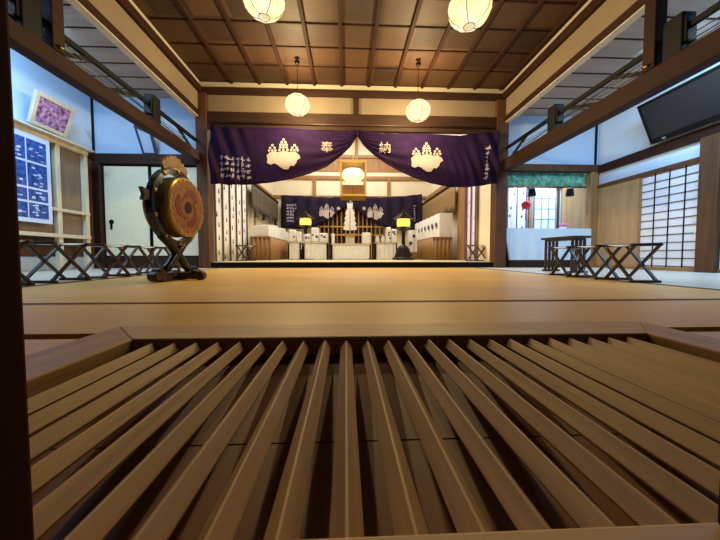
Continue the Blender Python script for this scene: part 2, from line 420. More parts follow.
# ------------------------------------------------------------------ left aisle
zt1, zt0 = zc(150, 155), zc(150, 165)
AC = zc(165, 105) + .14
print('aisle', AXL, zt1, zt0, AC)
w = MB(); w.box(AXL - .1, XL - .08, 1.2, D, AC, AC + .05); struct('ceiling_aisle_left', w, W['greyboard'])
w = MB(); y = 1.5
while y < D: w.box(AXL, XL - .09, y - .01, y + .01, AC - .012, AC); y += .42
struct('ceiling_seam_aisle_left', w, W['dark'])
w = MB(); w.box(AXL - .1, XL - .1, D, D + .1, zt1 - .02, AC); struct('wall_aisle_end_left', w, W['cool'])
w = MB(); w.box(AXL - .1, XL - .1, D - .08, D + .02, zt0, zt1); w.box(AXL, XL - .1, D - .03, D + .05, 0, zc(150, 257)); 
a0, a1 = at(98, 200, Y=D).x, at(104, 200, Y=D).x
w.box(AXL - .05, a1, D - .12, D + .05, 0, zt0)
trim(w, W['darkx'])
# white sliding doors
db, dt = zc(150, 257), zt0
dx = [at(p, 200, Y=D).x for p in (104, 150.5, 199)]
for i in range(2):
    x0, x1 = dx[i], dx[i + 1]
    d = MB(); d.box(x0, x1, D - .01 + .03 * i, D + .015 + .03 * i, db, dt)
    o = struct('door_%d' % (i + 1), d, W['fusuma'])
    f = MB(); y0, y1 = D - .018 + .03 * i, D + .02 + .03 * i
    f.box(x0, x1, y0, y1, dt - .035, dt); f.box(x0, x1, y0, y1, db, db + .03); f.box(x0, x0 + .025, y0, y1, db, dt); f.box(x1 - .025, x1, y0, y1, db, dt)
    f.build('frame', W['black'], o)
    hx = at(112 if i == 0 else 192, 222, Y=D)
    h = MB(); h.lathe([(.0, -.012), (.045, -.012), (.05, 0), (.05, .01)], 20, 'y', (hx.x, D - .015 + .03 * i, hx.z)); h.box(hx.x - .02, hx.x + .02, D - .03 + .03 * i, D - .015 + .03 * i, hx.z - .16, hx.z - .04)
    h.build('handle', W['black'], o)
# outer wall
w = MB(); w.box(AXL - .1, AXL, 1.2, D, 0, AC); struct('wall_left', w, W['cool'])
w = MB(); w.box(AXL, AXL + .03, 1.2, D - .12, .25, at(60, 140, X=AXL).z - .05); trim(w, W['post'])
w = MB(); w.box(AXL, AXL + .06, 1.2, D - .1, 2.28, 2.40); trim(w, W['dark'])
w = MB(); w.box(AXL, AXL + .02, D - .05, D, 2.4, AC); trim(w, W['black'], 0)

# display frame (white timber notice case)
DX = AXL + .28
ya, yb = at(-16, 200, X=DX).y, at(87, 200, X=DX).y
zt = at(85, 152, X=DX).z; zm = at(80, 212, X=DX).z; zb = at(85, 236, X=DX).z
print('case', ya, yb, zt, zm, zb)
nc = thing('notice_case', 'white timber notice case with glass front standing by the aisle wall', 'notice case', (DX, yb, 0))
L = yb - ya
for y in (-.04, -L * .36, -L + .04):
    m = MB(); m.box(-.04, .04, y - .04, y + .04, 0, zt - .05); m.build('post', W['pale'], nc, bevel=.004)
for z, h, nm in ((zt, .07, 'top_rail'), (zm, .05, 'middle_rail'), (zb, .06, 'bottom_rail')):
    m = MB(); m.box(-.05, .055, -L, 0, z - h, z); m.build(nm, W['pale'], nc, bevel=.004)
m = MB(); m.box(-.06, -.045, -L + .05, -.05, zb, zt - .07); m.build('back_panel', W['casepanel'], nc)
m = MB(); m.box(-.12, .16, -L - .02, .02, zt, zt + .03); m.build('top_board', W['pale'], nc, bevel=.004)
# poster in front of the case
y0, y1 = at(2, 170, X=DX + .08).y, at(51, 170, X=DX + .08).y
z1 = at(50, 141, X=DX + .08).z; z0 = at(50, 224, X=DX + .08).z
po = thing('event_poster', 'white poster with blue photo blocks pinned on the notice case', 'poster', (DX + .066, y1, z0))
m = MB(); m.box(0, .006, -(y1 - y0), 0, 0, z1 - z0); m.build('sheet', W['posterwhite'], po)
H = z1 - z0; Wd = y1 - y0
for c in range(2):
    v0 = .05 * H
    for hk in (.17, .13, .27, .24):
        u0 = .09 * Wd + c * .45 * Wd; bw = .42 * Wd
        m = MB(); m.box(.006, .009, -(u0 + bw), -u0, v0, v0 + hk * H)
        for q in range(9):
            a = u0 + .04 * Wd + random.random() * .28 * Wd; b = v0 + .02 * H + random.random() * (hk - .05) * H
            m.box(.009, .011, -(a + .07 * Wd), -a, b, b + random.uniform(.006, .02) * H, 1)
        m.build('photo_block', [W['blue'], W['posterwhite']], po); v0 += (hk + .025) * H

# picture leaning out from the wall above the case
def picture(name, label, P, mats, border, loc_group=None, inner_fn=None):
    """P: four corners bl, br, tr, tl; build frame and image of real thickness."""
    P = [Vector(p) for p in P]; o0 = P[0]
    n = (P[1] - P[0]).cross(P[3] - P[0]).normalized()
    if n.dot(CAM - P[0]) < 0: n = -n
    t = thing(name, label, 'picture', o0)
    def pt(u, v, d): return (P[0] * (1 - u) * (1 - v) + P[1] * u * (1 - v) + P[2] * u * v + P[3] * (1 - u) * v) + n * d - o0
    bu = border / (P[1] - P[0]).length; bv = border / (P[3] - P[0]).length
    f = MB()
    for (u0, u1, v0, v1) in ((0, 1, 0, bv), (0, 1, 1 - bv, 1), (0, bu, bv, 1 - bv), (1 - bu, 1, bv, 1 - bv)):
        f.prism([(u0, v0), (u1, v0), (u1, v1), (u0, v1)], pt, -.05, .012)
    f.build('frame', mats[0], t, bevel=.003)
    f = MB(); f.prism([(bu, bv), (1 - bu, bv), (1 - bu, 1 - bv), (bu, 1 - bv)], pt, -.03, .0); f.build('image', mats[1], t)
    return t
Xp = AXL + .12
bl, br = at(29, 122, X=Xp), at(66, 138, X=Xp)
# top edge stands further out into the aisle
tr_, tl_ = at(75.5, 110, X=Xp + .22), at(37, 90, X=Xp + .22)
picture('flower_picture', 'framed purple flower picture tilted forward above the notice case', [bl, br, tr_, tl_], [W['pale'], W['flower']], .06)
e = D - .06
bl, br = at(143, 154.5, Y=e), at(157, 154.5, Y=e); tl_, tr_ = at(133.5, 125, Y=e - .28), at(152, 134, Y=e - .22)
picture('certificate_picture', 'pale picture in a thin dark blue frame tilted above the white sliding doors', [bl, br, tr_, tl_], [W['blueframe'], W['cool']], .04)

# ------------------------------------------------------------------ right aisle
ez1, ez0 = zc(550, 165), zc(550, 171.5)
ACR = zc(540, 116)
w = MB(); w.box(XR + .08, AXR + .1, 1.2, D, ACR, ACR + .05); struct('ceiling_aisle_right', w, W['greyboard'])
w = MB(); y = 1.5
while y < D: w.box(XR + .09, AXR, y - .01, y + .01, ACR - .012, ACR); y += .42
struct('ceiling_seam_aisle_right', w, W['dark'])
w = MB(); w.box(XR + .12, AXR + .1, D, D + .1, ez0, ACR); struct('wall_aisle_end_right', w, W['cool'])
w = MB(); w.box(XR + .1, AXR, D - .07, D + .1, ez0, ez1); 
a0 = at(589, 200, Y=D).x; trim(w, W['post']); w = MB(); w.box(a0, AXR, D - .05, D + .1, 0, ez0); trim(w, W['mid'])
w = MB(); w.box(AXR, AXR + .1, 1.2, D + .1, 0, ACR); struct('wall_right', w, W['cool'])
Xw = AXR
# nageshi rail and upper frame of the sliding panels
zr1 = at(660, 143.5, X=Xw - .06).z; zr0 = at(660, 153, X=Xw - .06).z
zp = at(640, 176, X=Xw).z
print('right rail', zr0, zr1, zp)
w = MB(); w.box(Xw - .06, Xw, 1.2, D - .07, zr0, zr1); trim(w, W['dark'])
w = MB(); w.box(Xw - .05, Xw, 4.3, D - .06, zp - .04, zp + .04); trim(w, W['post'])
w = MB(); w.box(Xw - .05, Xw, 4.3, D - .06, 0, .06); trim(w, W['mid'])
yA, yB, yC = at(598, 200, X=Xw - .03).y, at(641, 200, X=Xw - .03).y, at(702, 200, X=Xw - .03).y
yP = at(715, 260, X=Xw - .1).y
w = MB(); w.box(Xw - .03, Xw - .005, yB, yA, .06, zp - .04); o = struct('door_3', w, W['panel'])
f = MB(); f.box(Xw - .04, Xw - .005, yB - .01, yB + .04, .06, zp - .04); f.build('frame', W['mid'], o)
# shoji
w = MB(); w.box(Xw - .02, Xw - .005, yC, yB, .06, zp - .04); o = struct('door_4', w, W['paper'])
f = MB()
for k in range(5):
    yy = yC + (yB - yC) * k / 4; f.box(Xw - .032, Xw - .02, yy - .008, yy + .008, .06, zp - .04)
for k in range(13):
    zz = .08 + (zp - .14) * k / 12; f.box(Xw - .03, Xw - .02, yC, yB, zz - .006, zz + .006)
f.build('lattice', W['dark'], o)
h = MB(); hp = at(696, 230, X=Xw - .035); h.box(hp.x, hp.x + .012, hp.y - .03, hp.y + .03, hp.z - .05, hp.z + .05); h.build('handle', W['white'], o)
w = MB(); w.box(Xw - .12, Xw, yP, yC - .005, 0, zr0); struct('pillar', w, W['post'], bevel=.01)
w = MB(); w.box(Xw - .05, Xw - .01, 2.2, yP - .02, 0, .68); o = w.build('low_screen', W['coolcloth']); tag(o, 'low white panel standing beyond the wooden post by the shoji', 'panel')
w = MB(); w.box(Xw - .03, Xw - .002, 1.2, yP - .02, .72, zr0); trim(w, W['post'])
w = MB(); p = at(596, 150, Y=D - .02); w.box(p.x - .02, p.x + .02, D - .03, D, ez1, ACR); trim(w, W['black'], 0)

# television
tl_, bl = at(640.5, 105, X=Xw - .42), at(648, 146, X=Xw - .12)
yf = (tl_.y + bl.y) / 2; LT = 1.42
tv = thing('television', 'big black flat television tilted forward high on the aisle wall', 'television', (bl.x, yf, bl.z))
dxz = Vector((tl_.x - bl.x, 0, tl_.z - bl.z)); hgt = dxz.length; dn = dxz.normalized(); nn = Vector((-dn.z, 0, dn.x))
if nn.x > 0: nn = -nn
def tp(u, v, d): return dn * v + Vector((0, -u, 0)) + nn * d
def slab(u0, u1, v0, v1, d0, d1, name, m, bevel=0):
    s_ = MB(); s_.prism([(u0, v0), (u1, v0), (u1, v1), (u0, v1)], tp, d0, d1); return s_.build(name, m, tv, bevel=bevel)
slab(0, LT, 0, hgt, -.06, .0, 'housing', W['black'], .01)
bz = MB()
for (u0, u1, v0, v1) in ((0, LT, 0, .09), (0, LT, hgt - .045, hgt), (0, .05, .09, hgt - .045), (LT - .05, LT, .09, hgt - .045)):
    bz.prism([(u0, v0), (u1, v0), (u1, v1), (u0, v1)], tp, .0, .014)
bz.build('bezel', W['black'], tv, bevel=.003)
slab(.05, LT - .05, .09, hgt - .045, .0, .004, 'screen', W['screen'])
slab(.22, .28, .025, .055, .014, .018, 'badge', W['grey'])
s_ = MB(); s_.bar(tp(.7, hgt * .6, -.06), (Xw - bl.x - .05, -.7, hgt * .55), .2, .08); s_.build('wall_bracket', W['black'], tv)

# room beyond the aisle
RB = 8.9
w = MB(); w.box(7.7, 7.8, D + .1, RB, 0, 2.9); w.box(AXR + .1, 7.8, D, D + .1, 0, 2.9); struct('wall_side_room_right', w, W['cool'])
w = MB(); w.box(XR + .12, 7.8, RB, RB + .1, 0, 2.9); struct('wall_side_room_back', w, W['cool'])
w = MB(); w.box(XR + .12, 7.8, D + .1, RB, 2.75, 2.82); struct('ceiling_side_room', w, W['greyboard'])
w = MB(); zz = zc(530, 187, RB); w.box(XR + .12, 7.7, RB - .09, RB, zz - .03, zz + .03); trim(w, W['darkx'])
def wallbits(px0, px1, py0, py1, Y, th=.02):
    a, b = at(px0, py1, Y=Y), at(px1, py0, Y=Y); return a.x, b.x, a.z, b.z
x0, x1, z0, z1 = wallbits(506, 527, 188, 262, RB - .12)
cw = thing('crest_curtain', 'white curtain with small dark crests hanging in the room beyond the counter', 'curtain', ((x0 + x1) / 2, RB - .12, SF))
def strip_curtain(root, w, h, panels, facing='y', marks=8, stripe=W['print'], seed=1, markmat=W['print'], fold=.015):
    rnd = random.Random(seed)
    def fy(u): return fold * math.sin(u * panels * 2 * PI * 1.0)
    def P(u, z, d=0):
        a = (u - .5) * w
        return (a, fy(u) + d, z)
    m = MB(); m.grid(lambda u, v: P(u, v * h), panels * 8, 4); m.build('cloth', W['white'], root, smooth=True, solid=.004)
    m = MB()
    for k in range(panels + 1):
        q_ = (.06 if panels > 2 else .05) / panels; u = min(max(k / panels, q_), 1 - q_); m.prism([(u - q_, 0), (u + q_, 0), (u + q_, h), (u - q_, h)], lambda a, b, d: P(a, 0 * b + b, d), -.026, -.020)
    m.build('stripe', stripe, root)
    for k in range(panels):
        for j in range(marks):
            m = MB()
            u = (k + .5 + rnd.uniform(-.22, .22)) / panels; z = h * (j + rnd.uniform(.2, .8)) / marks; s = min(.05, w / panels * .085)
            for (dx_, dz_) in ((0, .9), (-.5, -.5), (.5, -.5)):
                pts = [(u + (dx_ * s + .6 * s * math.cos(t)) / w, z + dz_ * s + .8 * s * math.sin(t)) for t in [i * PI / 4 for i in range(8)]]
                m.prism(pts, lambda a, b, d: P(a, b, d), -.009, -.003)
            m.build('crest', markmat, root)
strip_curtain(cw, x1 - x0, z1 - SF, 2, marks=6, seed=3); cw.location.z = SF
# shoji window, boards in that room
x0, x1, z0, z1 = wallbits(533, 556, 188, 262, RB - .06)
w = MB(); w.box(x0, x1, RB - .06, RB - .03, SF, z1); o = struct('window_1', w, mat('green_tinted_paper', (214, 234, 220), .7))
f = MB()
for k in range(4): xx = x0 + (x1 - x0) * k / 3; f.box(xx - .012, xx + .012, RB - .075, RB - .06, SF, z1)
for k in range(8): zz = SF + (z1 - SF) * k / 7; f.box(x0, x1, RB - .072, RB - .06, zz - .008, zz + .008)
f.build('lattice', W['grey'], o)
for (a, b, m_) in ((527.5, 532.5, W['mid']), (556, 560, W['post']), (560, 589, W['panel'])):
    x0, x1, z0, z1 = wallbits(a, b, 174 if b < 580 else 172, 262, RB - .05)
    w = MB(); w.box(x0, x1, RB - .08, RB - .02, 0, z1); trim(w, m_)
# draped counter
x0, x1, zz0, zz1 = wallbits(505.5, 593, 228.5, 260, D - .1)
ct = thing('draped_counter', 'long counter under a pale blue white cloth in the opening beyond the stools', 'counter', ((x0 + x1) / 2, D + .15, 0))
wd = x1 - x0
m = MB(); m.box(-wd / 2 + .12, wd / 2 - .02, -.18, .4, 0, zz1 - .01); m.build('body', W['darkx'], ct)
m = MB(); hh = zz1 - zz0
def cl(u, v):
    x = (u - .5) * wd; y = -.2 - .012 * math.sin(u * 40) * (1 - v) - .05 * (1 - v) * math.exp(-((u - .06) / .05) ** 2); 
    z = zz0 + hh * v - .06 * (1 - v) * math.exp(-((u - .4) / .5) ** 2) * .0
    if u < .08: x += .10 * (1 - v) * (1 - u / .08)
    return (x, y, z)
m.grid(cl, 60, 6); m.grid(lambda u, v: ((u - .5) * wd, -.2 + v * .62, zz1), 20, 3)
m.build('cloth', W['coolcloth'], ct, smooth=False, solid=.004)
# things in that opening
x0, x1, z0, z1 = wallbits(506, 596, 171.5, 185, D + .08)
gv = MB(); w_ = x1 - x0
gv.grid(lambda u, v: (x0 + u * w_, D + .14 + .02 * math.sin(u * 50), z0 + (z1 - z0) * v), 80, 2)
o = gv.build('valance', W['green'], smooth=True, solid=.004); tag(o, 'green patterned valance hanging under the lintel above the white counter', 'valance')
for px, lab in ((532, 'small black hanging lamp over the counter next to the red ball'), (570, 'small black hanging lamp in front of the wooden boards over the counter')):
    p = at(px, 192, Y=D + .5)
    t = thing('hanging_lamp', lab, 'lamp', (p.x, p.y, p.z), 0, 'black hanging lamps over the counter')
    m = MB(); m.lathe([(.03, .1), (.07, .08), (.085, .0), (.095, -.09), (.085, -.1)], 14); m.build('shade', W['black'], t, smooth=False)
    m = MB(); m.tube([(0, 0, .1), (0, 0, 2.75 - p.z)], .006, 6); m.build('cord', W['black'], t)
p = at(526, 205, Y=D + .9)
t = thing('ball_ornament', 'round red ball ornament hanging before the white crest curtain', 'ornament', (p.x, p.y, p.z))
m = MB(); m.lathe([(.11 * math.sin(a) + .002, -.11 * math.cos(a)) for a in [i * PI / 12 for i in range(13)]], 18); m.build('ball', W['red'], t, smooth=True)
m = MB(); m.tube([(0, 0, .11), (0, 0, 2.75 - p.z)], .005, 6); m.build('cord', W['red'], t)
m = MB(); m.tube([(0, 0, -.11), (0, 0, -.4)], [.012, .02], 6); m.build('tassel', W['red'], t)
p = at(566, 227, Y=D + .1)
t = thing('flower_arrangement', 'small pink and green flower arrangement on the white counter', 'flowers', (p.x, D + .2, zz1 + .002))
m = MB(); m.lathe([(.05, 0), (.07, .04), (.06, .06)], 14); m.build('bowl', W['white'], t, smooth=True)
for k in range(9):
    a = k * 2.4; r_ = .02 + .014 * k
    m = MB(); c_ = (r_ * math.cos(a), r_ * math.sin(a) * .6, .09 + .012 * (k % 3))
    m.lathe([(.028 * math.sin(b) + .001, -.028 * math.cos(b)) for b in [i * PI / 6 for i in range(7)]], 8, 'z', c_)
    m.build('blossom', mat('pink_petal', (226, 120, 170), .7) if k % 3 else W['leaf'], t, smooth=True)

# ------------------------------------------------------------------ taiko drum and stand
DC = at(175.5, 208, X=-1.83)
dx_, dy_, dz_ = DC
print('drum', DC)
bz0 = 0
RY, RZZ = .40, .40
ds = thing('drum_stand', 'black ring drum stand with flame finial and cloud feet', 'drum stand', (dx_, dy_, 0), -.09)
m = MB(); N = 48
ring = [(0, RY * math.cos(t), dz_ + RZZ * math.sin(t)) for t in [2 * PI * k / N for k in range(N)]]
def ringmesh(r0, r1, hx):
    mm = MB()
    vs = []
    for k in range(N):
        t = 2 * PI * k / N
        for (r_, x_) in ((r0, -hx), (r1, -hx * .8), (r1, hx * .8), (r0, hx)): vs.append((x_, r_ * math.cos(t), dz_ + r_ * math.sin(t)))
    fs = []
    for k in range(N):
        for j in range(4): fs.append((k * 4 + j, k * 4 + (j + 1) % 4, ((k + 1) % N) * 4 + (j + 1) % 4, ((k + 1) % N) * 4 + j))
    return mm.add(vs, fs)
ringmesh(.352, .408, .045).build('ring', W['lacquer'], ds, smooth=False, bevel=.006)
for k in range(10):
    t = 2 * PI * (k + .5) / 10; m = MB()
    m.lathe([(.001, -.02), (.019, -.014), (.019, .014), (.001, .02)], 10, 'x', (.036, .380 * math.cos(t), dz_ + .380 * math.sin(t))); m.build('boss', W['gilt'], ds, smooth=True)
# flame finial
fl_ = [(-.185, .36), (-.215, .42), (-.19, .475), (-.165, .455), (-.14, .51), (-.11, .495), (-.07, .54), (-.035, .53), (0, .555), (.035, .53), (.07, .54), (.11, .495), (.14, .51), (.165, .455), (.19, .475), (.215, .42), (.185, .36), (.1, .40), (0, .41), (-.1, .40)]
m = MB(); m.prism(fl_, lambda a, b, d: (d, a, dz_ + b), -.015, .015); m.build('flame_finial', W['flame'], ds, bevel=.004)
for s in (-1, 1):
    m = MB(); m.prism([(s * .4, .02), (s * .4, .1), (s * .5, .12), (s * .47, .06), (s * .49, .0)], lambda a, b, d: (d, a, dz_ + b), -.02, .02); m.build('side_flame', W['stoolwood'], ds)
# crossing legs and cloud feet
for s in (-1, 1):
    m = MB(); zlow = dz_ - .40
    m.tube([(0, -s * .25, dz_ - .31), (0, -s * .12, zlow + .02), (0, 0, zlow - .09), (0, s * .13, .16), (0, s * .27, .07)], [.035, .045, .05, .045, .035], 8); m.build('leg', W['lacquer'], ds, smooth=True)
    m = MB(); 
    for (a, b, r_) in ((.27, .055, .055), (.35, .06, .05), (.2, .05, .05), (.3, .11, .035)): m.lathe([(.001, -.05), (r_ * .8, -.05), (r_, -.03), (r_, .03), (r_ * .8, .05), (.001, .05)], 12, 'x', (0, s * a, b))
    m.build('cloud_foot', W['stoolwood'], ds, smooth=False)
for s in (-1, 1):
    m = MB(); m.bar((s * .02, 0, .05), (s * .28, 0, .045), .07, .07)
    for (a, b, r_) in ((.26, .05, .05), (.2, .06, .05)): m.lathe([(.001, -.04), (r_, -.03), (r_, .03), (.001, .04)], 12, 'y', (s * a, 0, b))
    m.build('cross_foot', W['stoolwood'], ds)
m = MB(); m.bar((0, -.3, .03), (0, .3, .03), .09, .05); m.build('base', W['lacquer'], ds, bevel=.006)
# drum
dr = thing('taiko_drum', 'gold and red taiko drum hung inside the black ring stand', 'drum', (dx_, dy_, dz_), -.09)
hw = .135
m = MB(); m.lathe([(.285, -hw), (.31, -hw * .5), (.318, 0), (.31, hw * .5), (.285, hw)], 40, 'x'); m.build('body', W['drumbody'], dr, smooth=True)
for s in (-1, 1):
    m = MB(); m.lathe([(.24, s * (hw + .004)), (.298, s * (hw + .004)), (.312, s * (hw - .01)), (.306, s * (hw - .05)), (.29, s * (hw - .05))], 40, 'x', cap=False); m.build('rim', W['gilt'], dr, smooth=False)
    hd = MB(); hd.lathe([(.27, s * (hw + .001)), (.27, s * (hw + .006))], 40, 'x'); hd = hd.build('head', W['skin'], dr)
    m = MB()
    for k in range(3):                       # three swirling commas round a dark centre
        t0 = k * 2 * PI / 3 + .4; pts = []
        for i in range(13):
            u = i / 12; a = t0 + u * 2.3; pts.append((.11 + .09 * (1 - u) + .045 * math.sin(PI * min(1, u * 1.4)), a))
        for i in range(12, -1, -1):
            u = i / 12; a = t0 + u * 2.3; pts.append((.11 + .09 * (1 - u) - .05 * (1 - u) - .01, a))
        m.prism([(r_ * math.cos(a), r_ * math.sin(a)) for r_, a in pts], lambda a, b, d: (d, a, b), s * (hw + .006), s * (hw + .009))
    m.build('painted_swirl', W['skinred'], hd)
    m = MB(); m.lathe([(.062, s * (hw + .006)), (.062, s * (hw + .01))], 20, 'x'); m.build('dark_centre', W['lacquer'], hd)
    for k in range(24):
        t = 2 * PI * k / 24; m = MB(); m.lathe([(.001, -.006), (.012, -.004), (.012, .006)], 8, 'x', (s * (hw + .006), .283 * math.cos(t), .283 * math.sin(t)))
        m.build('stud', W['brass'], dr)
for t in (PI / 2, PI / 2 + 2.1, PI / 2 - 2.1):
    m = MB(); m.tube([(0, .315 * math.cos(t), .315 * math.sin(t)), (0, .35 * math.cos(t), .35 * math.sin(t))], .008, 6); m.build('hanging_hook', W['brass'], dr)
for t in (PI, PI * .75, PI * 1.25):
    m = MB(); m.lathe([(.03, .0), (.045, .0), (.045, .008), (.03, .008)], 16, 'y', (-.0, 0, 0)); 
    m.v = [(v[0], v[1] * 1 - .318, v[2]) for v in m.v]
    m.v = [(v[0], v[1] * math.cos(t - PI) - v[2] * math.sin(t - PI), v[1] * math.sin(t - PI) + v[2] * math.cos(t - PI)) for v in m.v]
    m.build('ring_pull', W['brass'], dr)

# ------------------------------------------------------------------ folding stools: X profile along local x, seat across
SW, SH, SD = .43, .40, .26
def make_stool(label, group, loc, rz):
    t = thing('folding_stool', label, 'stool', loc, rz, group)
    for s in (-1, 1):
        y = s * SD / 2
        for k in (-1, 1):
            yy = y + k * .012
            m = MB(); m.bar((-k * SW * .46, yy, .022), (k * SW * .46, yy, SH - .02), .022, .034, up=(0, 1, 0)); m.build('leg', W['stoolwood'], t, bevel=.004)
    for k in (-1, 1):
        m = MB(); m.bar((k * SW * .46, -SD / 2 - .03, SH - .014), (k * SW * .46, SD / 2 + .03, SH - .014), .045, .028); m.build('seat_rail', W['stoolwood'], t, bevel=.005)
        m = MB(); m.bar((k * SW * .46, -SD / 2 - .03, .013), (k * SW * .46, SD / 2 + .03, .013), .04, .026); m.build('foot_rail', W['stoolwood'], t, bevel=.005)
    m = MB(); m.grid(lambda u, v: ((u - .5) * SW * .92, (v - .5) * SD, SH - .004 - .022 * (1 - (2 * u - 1) ** 2)), 10, 1); m.build('canvas_seat', W['canvas'], t, smooth=True, solid=.005)
    return t
gl = 'folding stools in a row beside the notice case'; gr = 'folding stools in a row before the shoji'
XS = -2.92
ys = [2.66, 3.28, 3.9, 4.5, 5.1]
labs = ['dark folding stool at the near end of the row, half behind the gate bar', 'dark folding stool second from the gate bar, under the notice case',
        'dark folding stool third from the gate bar, before the white doors', 'dark folding stool just behind the drum stand', 'dark folding stool at the far end of the row behind the drum']
st = make_stool(labs[0], gl, (XS, ys[0], 0), PI / 2)
for y, l_ in zip(ys[1:], labs[1:]): copy_tree(st, (XS, y, 0), PI / 2, l_)
labs2 = ['dark folding stool nearest the shoji, at the near end of its row', 'dark folding stool in the middle of the row before the shoji', 'folding stool showing its pale canvas seat next to the eight-legged table']
for (x_, y_, a_), l_ in zip(((2.92, 3.06, 1.5), (2.90, 3.47, 1.52), (2.88, 3.88, 1.5)), labs2):
    o = copy_tree(st, (x_, y_, 0), a_, l_); o['group'] = gr; o.scale = (.9, .9, .96)
p = at(477, 260, Z=SF); 
o = copy_tree(st, (at(477, 250, Y=7.6).x, 7.6, SF), .5, 'folding stool on the stage before the cream sliding door'); o['group'] = 'stools on the stage'
o = copy_tree(st, (at(246, 250, Y=8.2).x, 8.2, SF), 1.3, 'folding stool on the stage beside the striped white curtain'); o['group'] = 'stools on the stage'

# eight-legged table
et = thing('eight_legged_table', 'dark narrow table with four legs at each end beside the counter', 'table', (3.56, 4.92, 0), PI / 2 + .06)
TW, TD, TH_ = .72, .30, .57
m = MB(); m.box(-TW / 2, TW / 2, -TD / 2, TD / 2, TH_ - .035, TH_); m.box(-TW / 2 + .06, TW / 2 - .06, -TD / 2 + .03, TD / 2 - .03, TH_ - .06, TH_ - .035); m.build('table_top', W['stoolwood'], et, bevel=.006)
for s in (-1, 1):
    for k in range(4):
        y = -TD / 2 + .05 + k * (TD - .1) / 3
        m = MB(); m.box(s * .29 - .016, s * .29 + .016, y - .017, y + .017, .03, TH_ - .06); m.build('leg', W['stoolwood'], et, bevel=.003)
    m = MB(); m.box(s * .29 - .03, s * .29 + .03, -TD / 2, TD / 2, 0, .03); m.build('foot_rail', W['stoolwood'], et, bevel=.004)

# ------------------------------------------------------------------ hall lanterns
lan = None
def lantern(px, py, Y, r, label):
    global lan
    p = at(px, py, Y=Y)
    top = Z_CEIL - p.z
    if True:
        t = thing('paper_lantern', label, 'lantern', p, random.random() * 3, 'round paper lanterns under the ceiling')
        def sp(u, v):
            a = .26 + v * (PI - .5); b = u * 2 * PI
            rr = r * (1 + .018 * math.cos(b * 9) * math.sin(a) + .012 * math.sin(a * 22 + 2 * math.sin(b * 3)))
            return (rr * math.sin(a) * math.cos(b), rr * math.sin(a) * math.sin(b), rr * .84 * math.cos(a))
        m = MB(); m.grid(sp, 72, 40); m.build('shade', W['lantern'], t, smooth=True)
        for k in range(5):
            m = MB(); b = k * 2 * PI / 5
            m.tube([(r * 1.025 * math.sin(a) * math.cos(b), r * 1.025 * math.sin(a) * math.sin(b), r * .86 * math.cos(a)) for a in [.25 + i * (PI - .5) / 16 for i in range(17)]], .0035, 6); m.build('wire', W['dark'], t)
        for zz in (-1, 1):
            m = MB(); m.tube([(r * .27 * math.cos(a), r * .27 * math.sin(a), zz * r * .83) for a in [i * 2 * PI / 20 for i in range(21)]], .004, 6, cap=False); m.build('hoop', W['dark'], t)
        m = MB(); m.tube([(0, 0, r * .8), (0, 0, top - .055)], .006, 6); m.build('cord', W['black'], t)
        m = MB(); m.lathe([(.05, top - .06), (.04, top - .11), (.012, top - .13)], 14); m.build('ceiling_cap', W['black'], t)
    ld = bpy.data.lights.new('lantern_bulb', 'POINT'); ld.energy = LAN_P * (1.4 if Y > 5 else .78); ld.color = (1, .77, .40); ld.shadow_soft_size = .08
    lo = bpy.data.objects.new('lantern_bulb', ld); C.objects.link(lo); lo.location = (0, 0, 0); lo.parent = t
LAN_P = 255
lantern(297.5, 105, 6.0, .225, 'round lit paper lantern hanging in front of the curtain above the crest beside the drum')
lantern(418, 111, 5.95, .23, 'round lit paper lantern hanging in front of the curtain crest on the television side')
lantern(264, 0, 3.65, .225, 'round lit paper lantern near the viewer under the ceiling, toward the drum side')
lantern(469.5, 9, 3.6, .235, 'round lit paper lantern near the viewer under the ceiling, toward the television side')

# ------------------------------------------------------------------ purple curtain
CY = D - .22
def interp(pts, x):
    if x <= pts[0][0]: return pts[0][1]
    for (a, b), (c, d) in zip(pts, pts[1:]):
        if x <= c: return b + (d - b) * (x - a) / (c - a)
    return pts[-1][1]
BL = [(210, 183.5), (230, 184.8), (250, 184.6), (270, 182.6), (290, 179), (310, 173.5), (327, 166.5), (342, 155), (351, 146), (357.5, 136)]
BR = [(357.5, 136), (363, 145), (372, 153.5), (385, 163), (400, 171.5), (415, 178), (432, 183.5), (450, 187), (466, 187.3), (482, 185.5), (498, 183)]
TL = [(210, 125.5), (240, 128), (290, 128.5), (330, 131.5), (357.5, 130)]
TR = [(357.5, 130), (380, 133.5), (420, 134), (460, 136), (498, 131)]
CXp = 357.5
def ysurf(px, v):
    """fold depth: creases fan out from the tie in the middle and from the outer corners"""
    k = abs(px - CXp) / 140
    a = .035 * math.sin(v * 9 + k * 3) * min(1, k * 2.5) * .5
    b = .03 * math.sin(14 * v / (k + .25)) * math.exp(-k * 3.2)
    e_ = max(0, (k - .72) / .28)
    e2 = max(0, (k - .55) / .45) if px > CXp else 0
    c = .05 * e_ * math.sin((px * .42 + v * 9)) + .045 * e2 * (1 - abs(2 * min(1, v) - .7)) * math.sin(px * .75 + v * 12)
    sag = -.06 * math.sin(PI * min(1, v)) * min(1, k * 2)
    return CY + a + b + c + sag
